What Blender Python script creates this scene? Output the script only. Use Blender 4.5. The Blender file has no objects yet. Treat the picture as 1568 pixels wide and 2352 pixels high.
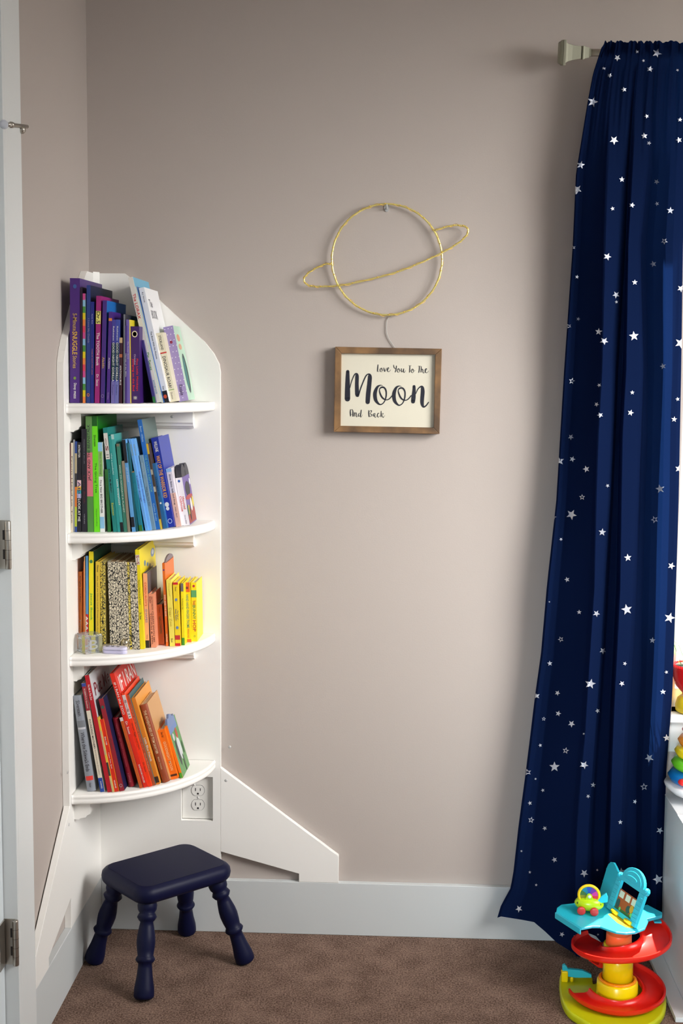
import bpy, math, random
from mathutils import Vector, Matrix
random.seed(7)
sc = bpy.context.scene
COL = sc.collection

# ------------------------------------------------------------------ camera
CAM = Vector((.80161, -3.40781, 1.53383)); YAW, PITCH, ROLL, FPX = .04097, -.11111, .00936, 2998.06
FW = Vector((-math.sin(YAW)*math.cos(PITCH), math.cos(YAW)*math.cos(PITCH), math.sin(PITCH)))
RT = Vector((math.cos(YAW), math.sin(YAW), 0)); UP = RT.cross(FW)
R2 = RT*math.cos(ROLL) + UP*math.sin(ROLL); U2 = -RT*math.sin(ROLL) + UP*math.cos(ROLL)
cd = bpy.data.cameras.new('camera'); cam = bpy.data.objects.new('camera', cd); COL.objects.link(cam)
cd.sensor_fit = 'VERTICAL'; cd.sensor_height = 36; cd.lens = FPX/2352*36; cd.clip_start = .05
m = Matrix((R2, U2, -FW)).transposed().to_4x4(); m.translation = CAM; cam.matrix_world = m
sc.camera = cam

def at(x, y, ax, v):
    d = FW*FPX + R2*(x-784) - U2*(y-1176)
    return CAM + d*((v-CAM[ax])/d[ax])

# ------------------------------------------------------------------ light and exposure
sc.view_settings.view_transform = 'Standard'; sc.view_settings.look = 'None'
sc.view_settings.exposure = 0.12; sc.view_settings.gamma = 1; sc.view_settings.use_curve_mapping = False
w = bpy.data.worlds.new('daylight'); sc.world = w; w.use_nodes = True
bg = w.node_tree.nodes['Background']; bg.inputs[0].default_value = (.86, .93, 1, 1); bg.inputs[1].default_value = .62
def lamp(name, kind, loc, target, energy, color, **k):
    l = bpy.data.lights.new(name, kind); l.energy = energy; l.color = color
    for a, b in k.items(): setattr(l, a, b)
    o = bpy.data.objects.new(name, l); COL.objects.link(o); o.location = loc
    o.rotation_euler = (Vector(target)-Vector(loc)).to_track_quat('-Z', 'Y').to_euler(); return o
SUN_D = Vector((.60, .80, 1.95)).normalized()
lamp('sun', 'SUN', SUN_D*6, (0, 0, 0), 22.0, (1, .95, .88), angle=.012)
lamp('window_light', 'AREA', (2.62, -1.40, 1.95), (0.76, 0, .93), 17.8, (1, .985, .97), shape='RECTANGLE', size=1.3, size_y=1.1, spread=math.radians(73))
lamp('cabinet_fill_light', 'AREA', (.1, -4.9, 1.25), (1.54, -.3, .36), 6.5, (.80, .93, 1), shape='RECTANGLE', size=.9, size_y=1.7, spread=math.radians(27))  # added cool fill that brightens the low cabinet; no doorway stands here

# ------------------------------------------------------------------ materials
def lin(c): return tuple(((v/255)/12.92 if v/255 <= .04045 else ((v/255+.055)/1.055)**2.4) for v in c)
MC = {}
def mat(rgb, rough=.5, metal=0., name=None, **kw):
    key = (tuple(rgb), rough, metal, tuple(sorted(kw.items())))
    if key in MC: return MC[key]
    ma = bpy.data.materials.new(name or 'paint_%d_%d_%d' % tuple(rgb)); ma.use_nodes = True
    b = ma.node_tree.nodes['Principled BSDF']
    b.inputs['Base Color'].default_value = (*lin(rgb), 1); b.inputs['Roughness'].default_value = rough; b.inputs['Metallic'].default_value = metal
    for k, v in kw.items(): b.inputs[k.replace('_', ' ')].default_value = v
    MC[key] = ma; return ma
def nodes(ma): return ma.node_tree.nodes, ma.node_tree.links, ma.node_tree.nodes['Principled BSDF']
def bumpy(ma, scale, strength, dist=.001, detail=4, vary=0, coord='Object', stretch=None):
    N, L, b = nodes(ma)
    tc = N.new('ShaderNodeTexCoord'); n = N.new('ShaderNodeTexNoise'); n.inputs['Scale'].default_value = scale; n.inputs['Detail'].default_value = detail
    src = tc.outputs[coord]
    if stretch:
        mp = N.new('ShaderNodeMapping'); mp.inputs['Scale'].default_value = stretch; L.new(src, mp.inputs[0]); src = mp.outputs[0]
    L.new(src, n.inputs['Vector'])
    bu = N.new('ShaderNodeBump'); bu.inputs['Strength'].default_value = strength; bu.inputs['Distance'].default_value = dist
    L.new(n.outputs['Fac'], bu.inputs['Height']); L.new(bu.outputs[0], b.inputs['Normal'])
    if vary:
        c = b.inputs['Base Color'].default_value[:]
        r = N.new('ShaderNodeValToRGB'); r.color_ramp.elements[0].position = .3; r.color_ramp.elements[1].position = .7
        r.color_ramp.elements[0].color = tuple(v*(1-vary) for v in c[:3])+(1,); r.color_ramp.elements[1].color = tuple(min(1, v*(1+vary)) for v in c[:3])+(1,)
        L.new(n.outputs['Fac'], r.inputs[0]); L.new(r.outputs[0], b.inputs['Base Color'])
    return ma
M_wall = bumpy(mat((182, 172, 165), .75, name='greige_wall_paint', Specular_IOR_Level=.25), 260, .25, .0006)
M_white = bumpy(mat((243, 241, 236), .42, name='white_wood_paint'), 90, .18, .0006, stretch=(1, 1, .25))
M_trim = bumpy(mat((226, 229, 228), .4, name='white_trim_paint'), 40, .08, .0005)
M_base = bumpy(mat((204, 208, 208), .45, name='baseboard_paint'), 40, .08, .0005)
M_door = mat((222, 230, 234), .4, name='door_paint')
M_ceil = mat((235, 232, 226), .9, name='ceiling_paint')
M_nickel = mat((178, 172, 162), .32, .9, name='brushed_nickel')
M_navy = bumpy(mat((8, 13, 48), .48, name='navy_stool_paint', Specular_IOR_Level=.22), 50, .15, .0005)
M_glass = bpy.data.materials.new('window_glass'); M_glass.use_nodes = True
N, L, b = nodes(M_glass); N.remove(b); t = N.new('ShaderNodeBsdfTransparent'); g = N.new('ShaderNodeBsdfGlossy'); g.inputs['Roughness'].default_value = .02
mx = N.new('ShaderNodeMixShader'); mx.inputs[0].default_value = .05; L.new(t.outputs[0], mx.inputs[1]); L.new(g.outputs[0], mx.inputs[2]); L.new(mx.outputs[0], N['Material Output'].inputs[0])
M_carpet = mat((134, 108, 93), .95, name='brown_carpet', Specular_IOR_Level=.1)
N, L, b = nodes(M_carpet); tc = N.new('ShaderNodeTexCoord')
n1 = N.new('ShaderNodeTexNoise'); n1.inputs['Scale'].default_value = 14; n1.inputs['Detail'].default_value = 3
n2 = N.new('ShaderNodeTexNoise'); n2.inputs['Scale'].default_value = 230; n2.inputs['Detail'].default_value = 5
r1 = N.new('ShaderNodeValToRGB'); r1.color_ramp.elements[0].color = (*lin((84, 65, 55)), 1); r1.color_ramp.elements[1].color = (*lin((152, 126, 112)), 1)
r1.color_ramp.elements[0].position = .38; r1.color_ramp.elements[1].position = .64
ad = N.new('ShaderNodeMath'); ad.operation = 'MULTIPLY_ADD'; ad.inputs[1].default_value = .76; m2 = N.new('ShaderNodeMath'); m2.operation = 'MULTIPLY'; m2.inputs[1].default_value = .24
for n_ in (n1, n2): L.new(tc.outputs['Object'], n_.inputs['Vector'])
L.new(n1.outputs['Fac'], m2.inputs[0]); L.new(n2.outputs['Fac'], ad.inputs[0]); L.new(m2.outputs[0], ad.inputs[2]); L.new(ad.outputs[0], r1.inputs[0]); L.new(r1.outputs[0], b.inputs['Base Color'])
bu = N.new('ShaderNodeBump'); bu.inputs['Strength'].default_value = .9; bu.inputs['Distance'].default_value = .004; L.new(n2.outputs['Fac'], bu.inputs['Height']); L.new(bu.outputs[0], b.inputs['Normal'])

# ------------------------------------------------------------------ mesh builder
class MB:
    def __init__(s): s.v = []; s.f = []; s.m = []; s.s = []
    def face(s, pts, mi=0, sm=False):
        i = len(s.v); s.v += [tuple(p) for p in pts]; s.f.append(tuple(range(i, i+len(pts)))); s.m.append(mi); s.s.append(sm)
    def raw(s, v, f, mi=0, sm=False):
        i = len(s.v); s.v += [tuple(p) for p in v]
        for q in f: s.f.append(tuple(i+k for k in q)); s.m.append(mi); s.s.append(sm)
    def box(s, x0, x1, y0, y1, z0, z1, mi=0, f=None):
        v = [(x, y, z) for x in (x0, x1) for y in (y0, y1) for z in (z0, z1)]
        if f: v = [f(p) for p in v]
        s.raw(v, [(0, 1, 3, 2), (4, 6, 7, 5), (0, 4, 5, 1), (2, 3, 7, 6), (0, 2, 6, 4), (1, 5, 7, 3)], mi); return s
    def prism(s, poly, ax, a, b, mi=0, f=None):   # poly in the two other axes (in order), extruded along ax from a to b
        def P(u, w, t):
            q = [u, w]; q.insert(ax, t); return f(tuple(q)) if f else tuple(q)
        n = len(poly); v = [P(*p, a) for p in poly]+[P(*p, b) for p in poly]
        fs = [tuple(range(n))[::-1], tuple(range(n, 2*n))]+[(i, (i+1) % n, n+(i+1) % n, n+i) for i in range(n)]
        s.raw(v, fs, mi); return s
    def lathe(s, prof, origin=(0, 0, 0), axis=(0, 0, 1), seg=24, mi=0, sm=True, phase=0):
        ax = Vector(axis).normalized(); q = ax.to_track_quat('Z', 'Y'); O = Vector(origin); v = []
        for r, h in prof:
            for k in range(seg):
                a = 2*math.pi*k/seg+phase; v.append(O+q @ Vector((r*math.cos(a), r*math.sin(a), h)))
        fs = [(i*seg+k, i*seg+(k+1) % seg, (i+1)*seg+(k+1) % seg, (i+1)*seg+k) for i in range(len(prof)-1) for k in range(seg)]
        fs += [tuple(range(seg))[::-1], tuple(range((len(prof)-1)*seg, len(prof)*seg))]
        s.raw(v, fs, mi, sm); return s
    def tube(s, pts, r, seg=10, mi=0, closed=False):
        pts = [Vector(p) for p in pts]; n = len(pts); v = []; up = None
        for i, p in enumerate(pts):
            t = (pts[(i+1) % n]-pts[i-1]) if closed else (pts[min(i+1, n-1)]-pts[max(i-1, 0)])
            t.normalize()
            if up is None: up = t.orthogonal().normalized()
            up = (up-t*up.dot(t)).normalized(); bi = t.cross(up); rr = r[i] if hasattr(r, '__len__') else r
            for k in range(seg):
                a = 2*math.pi*k/seg; v.append(p+(up*math.cos(a)+bi*math.sin(a))*rr)
        fs = [(i*seg+k, i*seg+(k+1) % seg, ((i+1) % n)*seg+(k+1) % seg, ((i+1) % n)*seg+k) for i in range(n if closed else n-1) for k in range(seg)]
        if not closed: fs += [tuple(range(seg))[::-1], tuple(range((n-1)*seg, n*seg))]
        s.raw(v, fs, mi, True); return s
    def ball(s, c, r, mi=0, seg=20, rings=12, f=None):
        rx, ry, rz = (r, r, r) if not hasattr(r, '__len__') else r; v = []
        for i in range(rings+1):
            a = math.pi*i/rings
            for k in range(seg):
                b = 2*math.pi*k/seg; v.append((c[0]+rx*math.sin(a)*math.cos(b), c[1]+ry*math.sin(a)*math.sin(b), c[2]+rz*math.cos(a)))
        if f: v = [f(p) for p in v]
        s.raw(v, [(i*seg+k, (i+1)*seg+k, (i+1)*seg+(k+1) % seg, i*seg+(k+1) % seg) for i in range(rings) for k in range(seg)], mi, True); return s
    def build(s, name, mats, parent=None, origin=None, bevel=0, seg=2):
        me = bpy.data.meshes.new(name); o = Vector(origin or (0, 0, 0))
        if parent is not None and origin is None: o = parent.get('_o', None) and Vector(parent['_o']) or Vector((0, 0, 0))
        me.from_pydata([Vector(p)-o for p in s.v], [], s.f)
        for k in (mats if isinstance(mats, (list, tuple)) else [mats]): me.materials.append(k)
        me.polygons.foreach_set('material_index', s.m); me.polygons.foreach_set('use_smooth', s.s); me.update()
        ob = bpy.data.objects.new(name, me); COL.objects.link(ob)
        if parent is not None: ob.parent = parent
        else: ob.location = o
        if bevel:
            k = ob.modifiers.new('bevel', 'BEVEL'); k.width = bevel; k.segments = seg; k.limit_method = 'ANGLE'; k.angle_limit = .6
        return ob
def tag(o, label=None, cat=None, group=None, kind=None):
    for k, v in (('label', label), ('category', cat), ('group', group), ('kind', kind)):
        if v: o[k] = v
    return o
def thing(name, loc, label, cat, group=None, rot=(0, 0, 0), world=True):
    o = bpy.data.objects.new(name, None); COL.objects.link(o); o.location = loc; o.rotation_euler = rot; o.empty_display_size = .05
    if world: o['_o'] = tuple(loc)
    return tag(o, label, cat, group)
def strip_helpers():
    for o in bpy.data.objects:
        if '_o' in o: del o['_o']

TXT = {}
def text_geo(s):
    if s in TXT: return TXT[s]
    c = bpy.data.curves.new('t', 'FONT'); c.body = s; c.size = 1; c.resolution_u = 2; c.offset = .012
    o = bpy.data.objects.new('t', c); me = bpy.data.meshes.new_from_object(o)
    v = [tuple(p.co) for p in me.vertices]; f = [tuple(p.vertices) for p in me.polygons]
    bpy.data.objects.remove(o); bpy.data.curves.remove(c); bpy.data.meshes.remove(me)
    if not v: v = [(0, 0, 0), (1, 0, 0), (0, 1, 0)]; f = []
    x0 = min(p[0] for p in v); x1 = max(p[0] for p in v); y0 = min(p[1] for p in v); y1 = max(p[1] for p in v)
    TXT[s] = (v, f, x0, x1, y0, y1); return TXT[s]

# ------------------------------------------------------------------ the setting
T = .018; HB = .1468; W = .3443; R = .3311; F = .6637
def struct(name, mb, m, origin=(0, 0, 0), bevel=0): return tag(mb.build(name, m, None, origin, bevel), kind='structure')
struct('floor', MB().box(-.12, 2.82, -5.2, .16, -.05, 0), M_carpet)
struct('ground', MB().box(-6, 24, .4, 34, -.5, -.4), mat((206, 204, 198), .9, name='added_pale_ground'))  # added pale surface outside, sunlit so the window view turns white
struct('ceiling', MB().box(-.12, 2.82, -5.2, .16, 2.62, 2.7), M_ceil)
WX0, WX1, WZ0, WZ1 = 1.54, 2.46, .635, 2.47
mb = MB().box(-.12, WX0, 0, .16, 0, 2.62).box(WX1, 2.82, 0, .16, 0, 2.62).box(WX0, WX1, 0, .16, 0, WZ0).box(WX0, WX1, 0, .16, WZ1, 2.62)
struct('wall_back', mb, M_wall)
DY0, DY1, DZ = -.7900, -1.60, 2.46
struct('wall_left', MB().box(-.12, 0, -.775, 0, 0, 2.62).box(-.12, 0, -5.2, DY1, 0, 2.62).box(-.12, 0, DY1, -.775, DZ, 2.62), M_wall)
mb = MB().box(2.7, 2.82, -5.2, -2.1, 0, 2.62).box(2.7, 2.82, -.6, .0, 0, 2.62).box(2.7, 2.82, -2.1, -.6, 0, 1.2).box(2.7, 2.82, -2.1, -.6, 2.52, 2.62)
struct('wall_right', mb, M_wall)
struct('baseboard_back', MB().box(T, 1.5, -T, 0, 0, HB), M_base, bevel=.0015)
struct('baseboard_left', MB().box(0, T, -.664, 0, 0, HB), M_base, bevel=.0015)
# door casing, jamb and door on the left wall
struct('trim_1', MB().box(0, .018, -.775, -.664, 0, 2.56).box(-.12, .018, -.79, -.775, 0, 2.56).box(-.12, .018, DY1-.08, DY1, 0, 2.56).box(0, .018, DY1, -.79, DZ, 2.56), M_trim, bevel=.001)
door = tag(MB().box(-.05, -.012, DY1+.003, DY0-.003, .01, DZ-.003).build('door_1', M_door), kind='structure')
def hinge(zc, h=.1):
    m = MB().box(-.012, .012, -.7925, -.790, zc-h/2, zc+h/2).lathe([(.0001, 0), (.006, .0005), (.0065, .002), (.0065, h-.002), (.006, h-.0005), (.0001, h)], (.014, -.797, zc-h/2), seg=16)
    m.box(-.0115, -.009, -.83, -.795, zc-h/2, zc+h/2)
    for k in (1, 2, 3, 4):
        m.lathe([(.0067, -.0003), (.0067, .0003)], (.014, -.797, zc-h/2+h*k/5), seg=16, mi=1)
    for a, b in ((.2, .4), (.6, .8)): m.box(.002, .0075, -.7932, -.7928, zc-h/2+h*a, zc-h/2+h*b, 1)
    return m.build('hinge', [M_nickel, mat((60, 56, 55), .5, .5)], door)
hinge(1.165); hinge(.316); hz = at(40, 290, 0, .02).z
# hinge-pin stopper at the top hinge
p0, p1 = at(18, 286, 0, .02), at(62, 291, 0, .02)
m = MB().tube([p0, p1], .0042, 8)
m.lathe([(.001, -.006), (.0062, -.006), (.0062, .006), (.001, .006)], p0.lerp(p1, .18), (p1-p0), 14)
m.ball(p0.lerp(p1, .72)+Vector((0, 0, -.007)), .0085)
stp = m.build('door_stopper', M_nickel, door)
MB().lathe([(.002, -.006), (.008, -.006), (.0088, 0), (.008, .007), (.002, .007)], at(9, 286, 0, .024), (.25, -1, .05), 16).build('rubber_bumper', mat((214, 216, 224), .6), stp)
# window in the back wall
win = tag(MB().box(WX0, WX0+.018, .05, .1, WZ0, WZ1).box(WX1-.045, WX1, .05, .1, WZ0, WZ1).box(WX0+.018, WX1-.045, .05, .1, WZ0, WZ0+.05).box(WX0+.018, WX1-.045, .05, .1, WZ1-.05, WZ1).build('window_1', M_trim), kind='structure')
MB().box(WX0+.018, WX1-.045, .072, .078, WZ0+.05, WZ1-.05).build('pane', M_glass, win)
tag(MB().box(1.53, 2.49, -.035, .05, .613, .635).box(1.53, 2.49, -.018, 0, .53, .613).build('trim_2', M_trim, bevel=.002), kind='structure')
win2 = tag(MB().box(2.74, 2.79, -2.1, -2.05, 1.2, 2.52).box(2.74, 2.79, -.65, -.6, 1.2, 2.52).box(2.74, 2.79, -2.05, -.65, 1.2, 1.25).box(2.74, 2.79, -2.05, -.65, 2.47, 2.52).build('window_2', M_trim), kind='structure')

# ------------------------------------------------------------------ corner bookshelf
ZS = {1: 1.4405, 2: 1.1282, 3: .8269, 4: .4809}
shelf = thing('corner_bookshelf', (0, 0, HB), 'tall white rocket-shaped corner bookshelf with four quarter-round shelves and tail fins', 'bookshelf')
top = [(.096, 1.767), (.1081, 1.7582), (.1835, 1.7021), (.2305, 1.6591), (.2602, 1.6326), (.3031, 1.5938), (.3269, 1.5643), (.3409, 1.5374), (W, 1.5163)]
# right panel with a cut-out for the outlet
hx0, hx1, hz0, hz1 = .2375, .3235, .3115, .434
outl = [(T, 1.767)]+top
mb = MB()
mb.prism([(T, hz1), (T, 1.767)]+top+[(W, hz1)], 1, -T, -.0005)
mb.prism([(T, HB), (T, hz0), (W, hz0), (W, HB)], 1, -T, -.0005)
mb.prism([(T, hz0), (T, hz1), (hx0, hz1), (hx0, hz0)], 1, -T, -.0005)
mb.prism([(hx1, hz0), (hx1, hz1), (W, hz1), (W, hz0)], 1, -T, -.0005)
mb.build('side_panel', M_white, shelf)
ltop = [(-y, z) for y, z in top]
MB().prism([(-.0005, HB), (-W, HB)]+ltop[::-1]+[(-.0005, 1.767)], 0, .0005, T).build('side_panel', M_white, shelf, bevel=.001)
MB().prism([(T, -T), (T+.014, -T), (T, -T-.016)], 2, 1.69, 1.770).build('corner_block', M_white, shelf, bevel=.001)
fin = [(W, .4593), (F, .2216), (F, HB), (.5566, HB), (.5564, .170), (W, .2268)]
fr = MB().prism(fin, 1, -T, -.0008).build('fin', M_white, shelf, bevel=.001)
fl = MB().prism([(-y, z) for y, z in fin], 0, .003, T+.0005).build('fin', M_white, shelf, bevel=.001)
def scr(p, ax, par):
    MB().lathe([(.0005, .0011), (.003, .0009), (.0042, .0001), (.0044, -.001)], p, ax, 12).build('screw', mat((205, 205, 203), .4, .3), par)
for px, py in ((527, 1838), (519, 1914)): scr(at(px, py, 1, -T), (0, -1, 0), fr)
for px, py in ((157.5, 1908), (160, 2027)): scr(at(px, py, 0, T+.0005), (1, 0, 0), fl)
def clx(c): return c
for k, z in ZS.items():
    # quarter disc with a rounded double-bead edge
    prof = [(0, -.0005), (R-.006, 0), (R-.002, -.001), (R, -.004), (R, -.008), (R-.0015, -.0105), (R-.0005, -.013), (R, -.016), (R, -.020), (R-.002, -.0235), (R-.006, -.0245), (0, -.0245)]
    v = []; n = 40; c0 = T+.0004
    for r_, dz in prof:
        for i in range(n+1):
            a = -math.pi/2*i/n; x, y = r_*math.cos(a), r_*math.sin(a)
            v.append((max(x, c0), min(y, -c0), z+dz))
    fs = [(i*(n+1)+j, (i+1)*(n+1)+j, (i+1)*(n+1)+j+1, i*(n+1)+j+1) for i in range(len(prof)-1) for j in range(n)]
    fs += [tuple(i*(n+1) for i in range(len(prof))), tuple(i*(n+1)+n for i in range(len(prof)))[::-1]]
    mb = MB(); mb.raw(v, fs, 0, True); mb.build('shelf', M_white, shelf)
    zb = z-.025
    cp = [(0, 0), (.026, 0), (.026, -.030), (.021, -.034), (.019, -.039), (.010, -.042), (.008, -.045), (0, -.045)]
    yl = -.29 if k < 4 else -.305; wd = 1 if k < 4 else 1.55
    MB().prism([(T+a*wd, zb+b_) for a, b_ in cp], 1, yl, -.046).build('cleat', M_white, shelf)
    MB().prism([(-T-a, zb+b_) for a, b_ in cp], 0, T+.046*(1 if wd == 1 else 1.4), .2765).build('cleat', M_white, shelf)
scr(at(395, 957, 1, -T-.026), (0, -1, 0), shelf)

# ------------------------------------------------------------------ wall outlet in the cut-out
out = thing('wall_outlet', (.281, -.0005, .372), 'white double power outlet recessed in the panel under the lowest shelf', 'outlet')
m_pl = mat((236, 234, 228), .35)
MB().box(.238, .323, -.005, -.0005, .3125, .433).build('cover_plate', m_pl, out, bevel=.002)
for zc in (.3920, .3516):
    rc = MB(); pts = []
    for k in range(40):
        a = 2*math.pi*k/40; pts.append((.2813+.0172*math.cos(a), zc+max(-.0143, min(.0143, .0172*math.sin(a)))))
    rc.prism([(.2813+(x-.2813)*1.045, zc+(z-zc)*1.045) for x, z in pts], 1, -.0053, -.004, 1)
    rc.prism(pts, 1, -.0065, -.004)
    for dx, hh in ((-.0065, .0042), (.0065, .0036)): rc.box(.2813+dx-.0011, .2813+dx+.0011, -.0068, -.006, zc+.0025-hh, zc+.0025+hh, 1)
    rc.prism([(.2813+.0026*math.cos(a), zc-.0088+.0026*math.sin(a)) for a in [math.pi*k/8 for k in range(9)]]+[(.2787, zc-.0115), (.2839, zc-.0115)], 1, -.0068, -.006, 1)
    rc.build('socket', [m_pl, mat((45, 43, 45), .6)], out)
MB().lathe([(.0005, .001), (.003, .0006), (.0032, -.001)], (.2813, -.005, .3718), (0, -1, 0), 12).build('screw', mat((210, 210, 208), .35, .4), out)

# ------------------------------------------------------------------ books
M_page = bumpy(mat((228, 221, 205), .85, name='book_pages'), 400, .3, .0004, stretch=(6, .2, .2))
M_scrib = mat((226, 216, 190), .55, name='scribbled_cream_cover'); M_scriby = mat((226, 205, 90), .55, name='scribbled_yellow_cover')
for ma in (M_scrib, M_scriby):
    N, L, b = nodes(ma); c = b.inputs['Base Color'].default_value[:]
    ge = N.new('ShaderNodeNewGeometry'); no = N.new('ShaderNodeTexNoise'); no.inputs['Scale'].default_value = 90
    vm = N.new('ShaderNodeVectorMath'); vm.operation = 'SCALE'; vm.inputs['Scale'].default_value = .014
    va = N.new('ShaderNodeVectorMath'); mp = N.new('ShaderNodeMapping'); mp.inputs['Scale'].default_value = (1.25, .6, .55)
    vo = N.new('ShaderNodeTexVoronoi'); vo.feature = 'DISTANCE_TO_EDGE'; vo.inputs['Scale'].default_value = 215
    rp = N.new('ShaderNodeValToRGB'); rp.color_ramp.interpolation = 'CONSTANT'; rp.color_ramp.elements[0].color = (.012, .012, .012, 1); rp.color_ramp.elements[1].color = c; rp.color_ramp.elements[1].position = .095
    L.new(ge.outputs['Position'], no.inputs['Vector']); L.new(no.outputs['Color'], vm.inputs[0]); L.new(vm.outputs[0], va.inputs[0]); L.new(ge.outputs['Position'], va.inputs[1])
    L.new(va.outputs[0], mp.inputs[0]); L.new(mp.outputs[0], vo.inputs['Vector']); L.new(vo.outputs['Distance'], rp.inputs[0]); L.new(rp.outputs[0], b.inputs['Base Color'])
SHELFNAME = {1: 'books on the top shelf', 2: 'books on the second shelf', 3: 'books on the third shelf', 4: 'books on the bottom shelf'}
def book(k, xbl, xbr, xtl, ytop, ybot, col, dep, label, bands=(), texts=(), cover=None, kind='paperback_book', y0=None, rnd=False, m=None, thick=None, art=None, group=None):
    zs = ZS[k]+.0003
    if y0 is None:
        if k == 1:
            p = at(xbr, 923, 1, -.25); y0 = -min(.30, math.sqrt(max(.001, .330**2-p.x**2))-.008)
        else:
            p = at((xbl+xbr)/2, ybot, 2, zs); y0 = p.y; xr = at(xbr, ybot, 1, y0).x
            y0 = max(y0, -math.sqrt(max(.002, .326**2-xr**2)))
    y0 = max(y0, -.313)
    bl = at(xbl, ybot, 1, y0); br = at(xbr, ybot, 1, y0); tl = at(xtl, ytop, 1, y0)
    lean = math.atan2(tl.x-bl.x, tl.z-zs)
    h = math.hypot(tl.x-bl.x, tl.z-zs); w = (br.x-bl.x)*math.cos(lean)-.0003
    x0 = bl.x
    if lean > 0:   # leaning right rests on its right corner
        loc = (bl.x, y0, zs+w*math.sin(lean))
    else: loc = (bl.x, y0, zs)
    dep = min(dep, -y0-.020)
    if k > 1 or True: dep = min(dep, -y0-.022)
    if dep > -y0-.05 and h > .262 and k > 1: dep = -y0-.052
    o = thing(kind, loc, label, 'book', group or SHELFNAME[k], rot=(0, lean, 0), world=False)
    mats = [m or mat(col, .38)]; idx = {}
    def mi(c):
        c = tuple(c)
        if c not in idx: idx[c] = len(mats); mats.append(mat(c, .42))
        return idx[c]
    cb = mi(cover) if cover else 0
    b = MB(); t = min(.002, w*.14) if thick is None else thick
    ca = art or 0
    if rnd:
        n = 9; prof = []
        for i in range(n): a = math.pi*i/(n-1); prof.append((w/2-w/2*math.cos(a), -.006*math.sin(a)))
        poly = prof+[(w, .004), (w-t, .004), (t, .004), (0, .004)]
        nv = len(poly); b.raw([(x, y, 0) for x, y in poly]+[(x, y, h) for x, y in poly], [tuple(range(nv))[::-1], tuple(range(nv, 2*nv))]+[(i, (i+1) % nv, nv+(i+1) % nv, nv+i) for i in range(nv)], 0, False)
    else: b.box(0, w, 0, .0022, 0, h, 0)
    b.box(0, t, .0021, dep, 0, h, cb); b.box(w-t, w, .0021, dep, 0, h, cb)
    ys = -.0002 if not rnd else None
    def spx(x, off):   # y of the spine surface
        return (-.006*math.sin(math.acos(max(-1, min(1, 1-2*x/w)))) if rnd else 0)-off
    for f0, f1, c in bands:
        n = 8 if rnd else 1
        for i in range(n):
            xa, xb = w*i/n, w*(i+1)/n
            b.face([(xa, spx(xa, .0002), h*(1-f1)), (xb, spx(xb, .0002), h*(1-f1)), (xb, spx(xb, .0002), h*(1-f0)), (xa, spx(xa, .0002), h*(1-f0))], mi(c))
    for tx in texts:
        s, f0, f1, c, hf = tx[:5]; off = tx[5] if len(tx) > 5 else 0; up = len(tx) > 6 and tx[6]
        v, f, X0, X1, Y0, Y1 = text_geo(s); Ls = (f1-f0)*h; H = hf*w; sx = Ls/(X1-X0); sy = H/(Y1-Y0); q = []
        for p in v:
            u = (p[0]-X0)*sx; e = (p[1]-(Y0+Y1)/2)*sy
            if up: x, z = w/2-e+off*w, h*(1-f1)+u
            else: x, z = w/2+e+off*w, h*(1-f0)-u
            x = max(.0002, min(w-.0002, x)); q.append((x, spx(x, .0004), z))
        b.raw(q, f, mi(c))
    cv = b.build('cover', mats, None); cv.parent = o
    pg = MB().box(t+.0001, w-t-.0001, .0024, dep-.004, .0025, h-.0035); pg = pg.build('pages', M_page, None); pg.parent = o
    o['_w'] = w; o['_h'] = h; o['_d'] = dep
    return o
def disc(o, fx, fz, r, c, ri=0, name='emblem'):
    w, h = o['_w'], o['_h']
    mb = MB(); pts = [(w*fx+r*math.cos(a), h*(1-fz)+r*1.15*math.sin(a)) for a in [2*math.pi*k/18 for k in range(18)]]
    if ri:
        pi = [(w*fx+ri*math.cos(a), h*(1-fz)+ri*1.15*math.sin(a)) for a in [2*math.pi*k/18 for k in range(18)]]
        for k in range(18): mb.face([(*pts[k][:1], -.0005, pts[k][1]), (pts[(k+1) % 18][0], -.0005, pts[(k+1) % 18][1]), (pi[(k+1) % 18][0], -.0005, pi[(k+1) % 18][1]), (pi[k][0], -.0005, pi[k][1])])
    else: mb.prism(pts, 1, -.0005, .0005)
    e = mb.build(name, mat(c, .45)); e.parent = o; return e
def side_art(o, polys):   # flat printed shapes on the right-hand cover; (u along depth, v up) fractions
    w, h, d = o['_w'], o['_h'], o['_d']; mats = []; mb = MB()
    for i, (c, poly) in enumerate(polys):
        mats.append(mat(c, .5)); mb.face([(w+.0002+.0001*i, d*u, h*v) for u, v in poly], i)
    e = mb.build('cover_art', mats); e.parent = o
def rct(u0, v0, u1, v1): return [(u0, v0), (u1, v0), (u1, v1), (u0, v1)]
def ell(u, v, a, b, n=20): return [(u+a*math.cos(2*math.pi*k/n), v+b*math.sin(2*math.pi*k/n)) for k in range(n)]
GOLD = (200, 165, 80); WH = (232, 230, 225); BK = (25, 24, 30)
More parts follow.
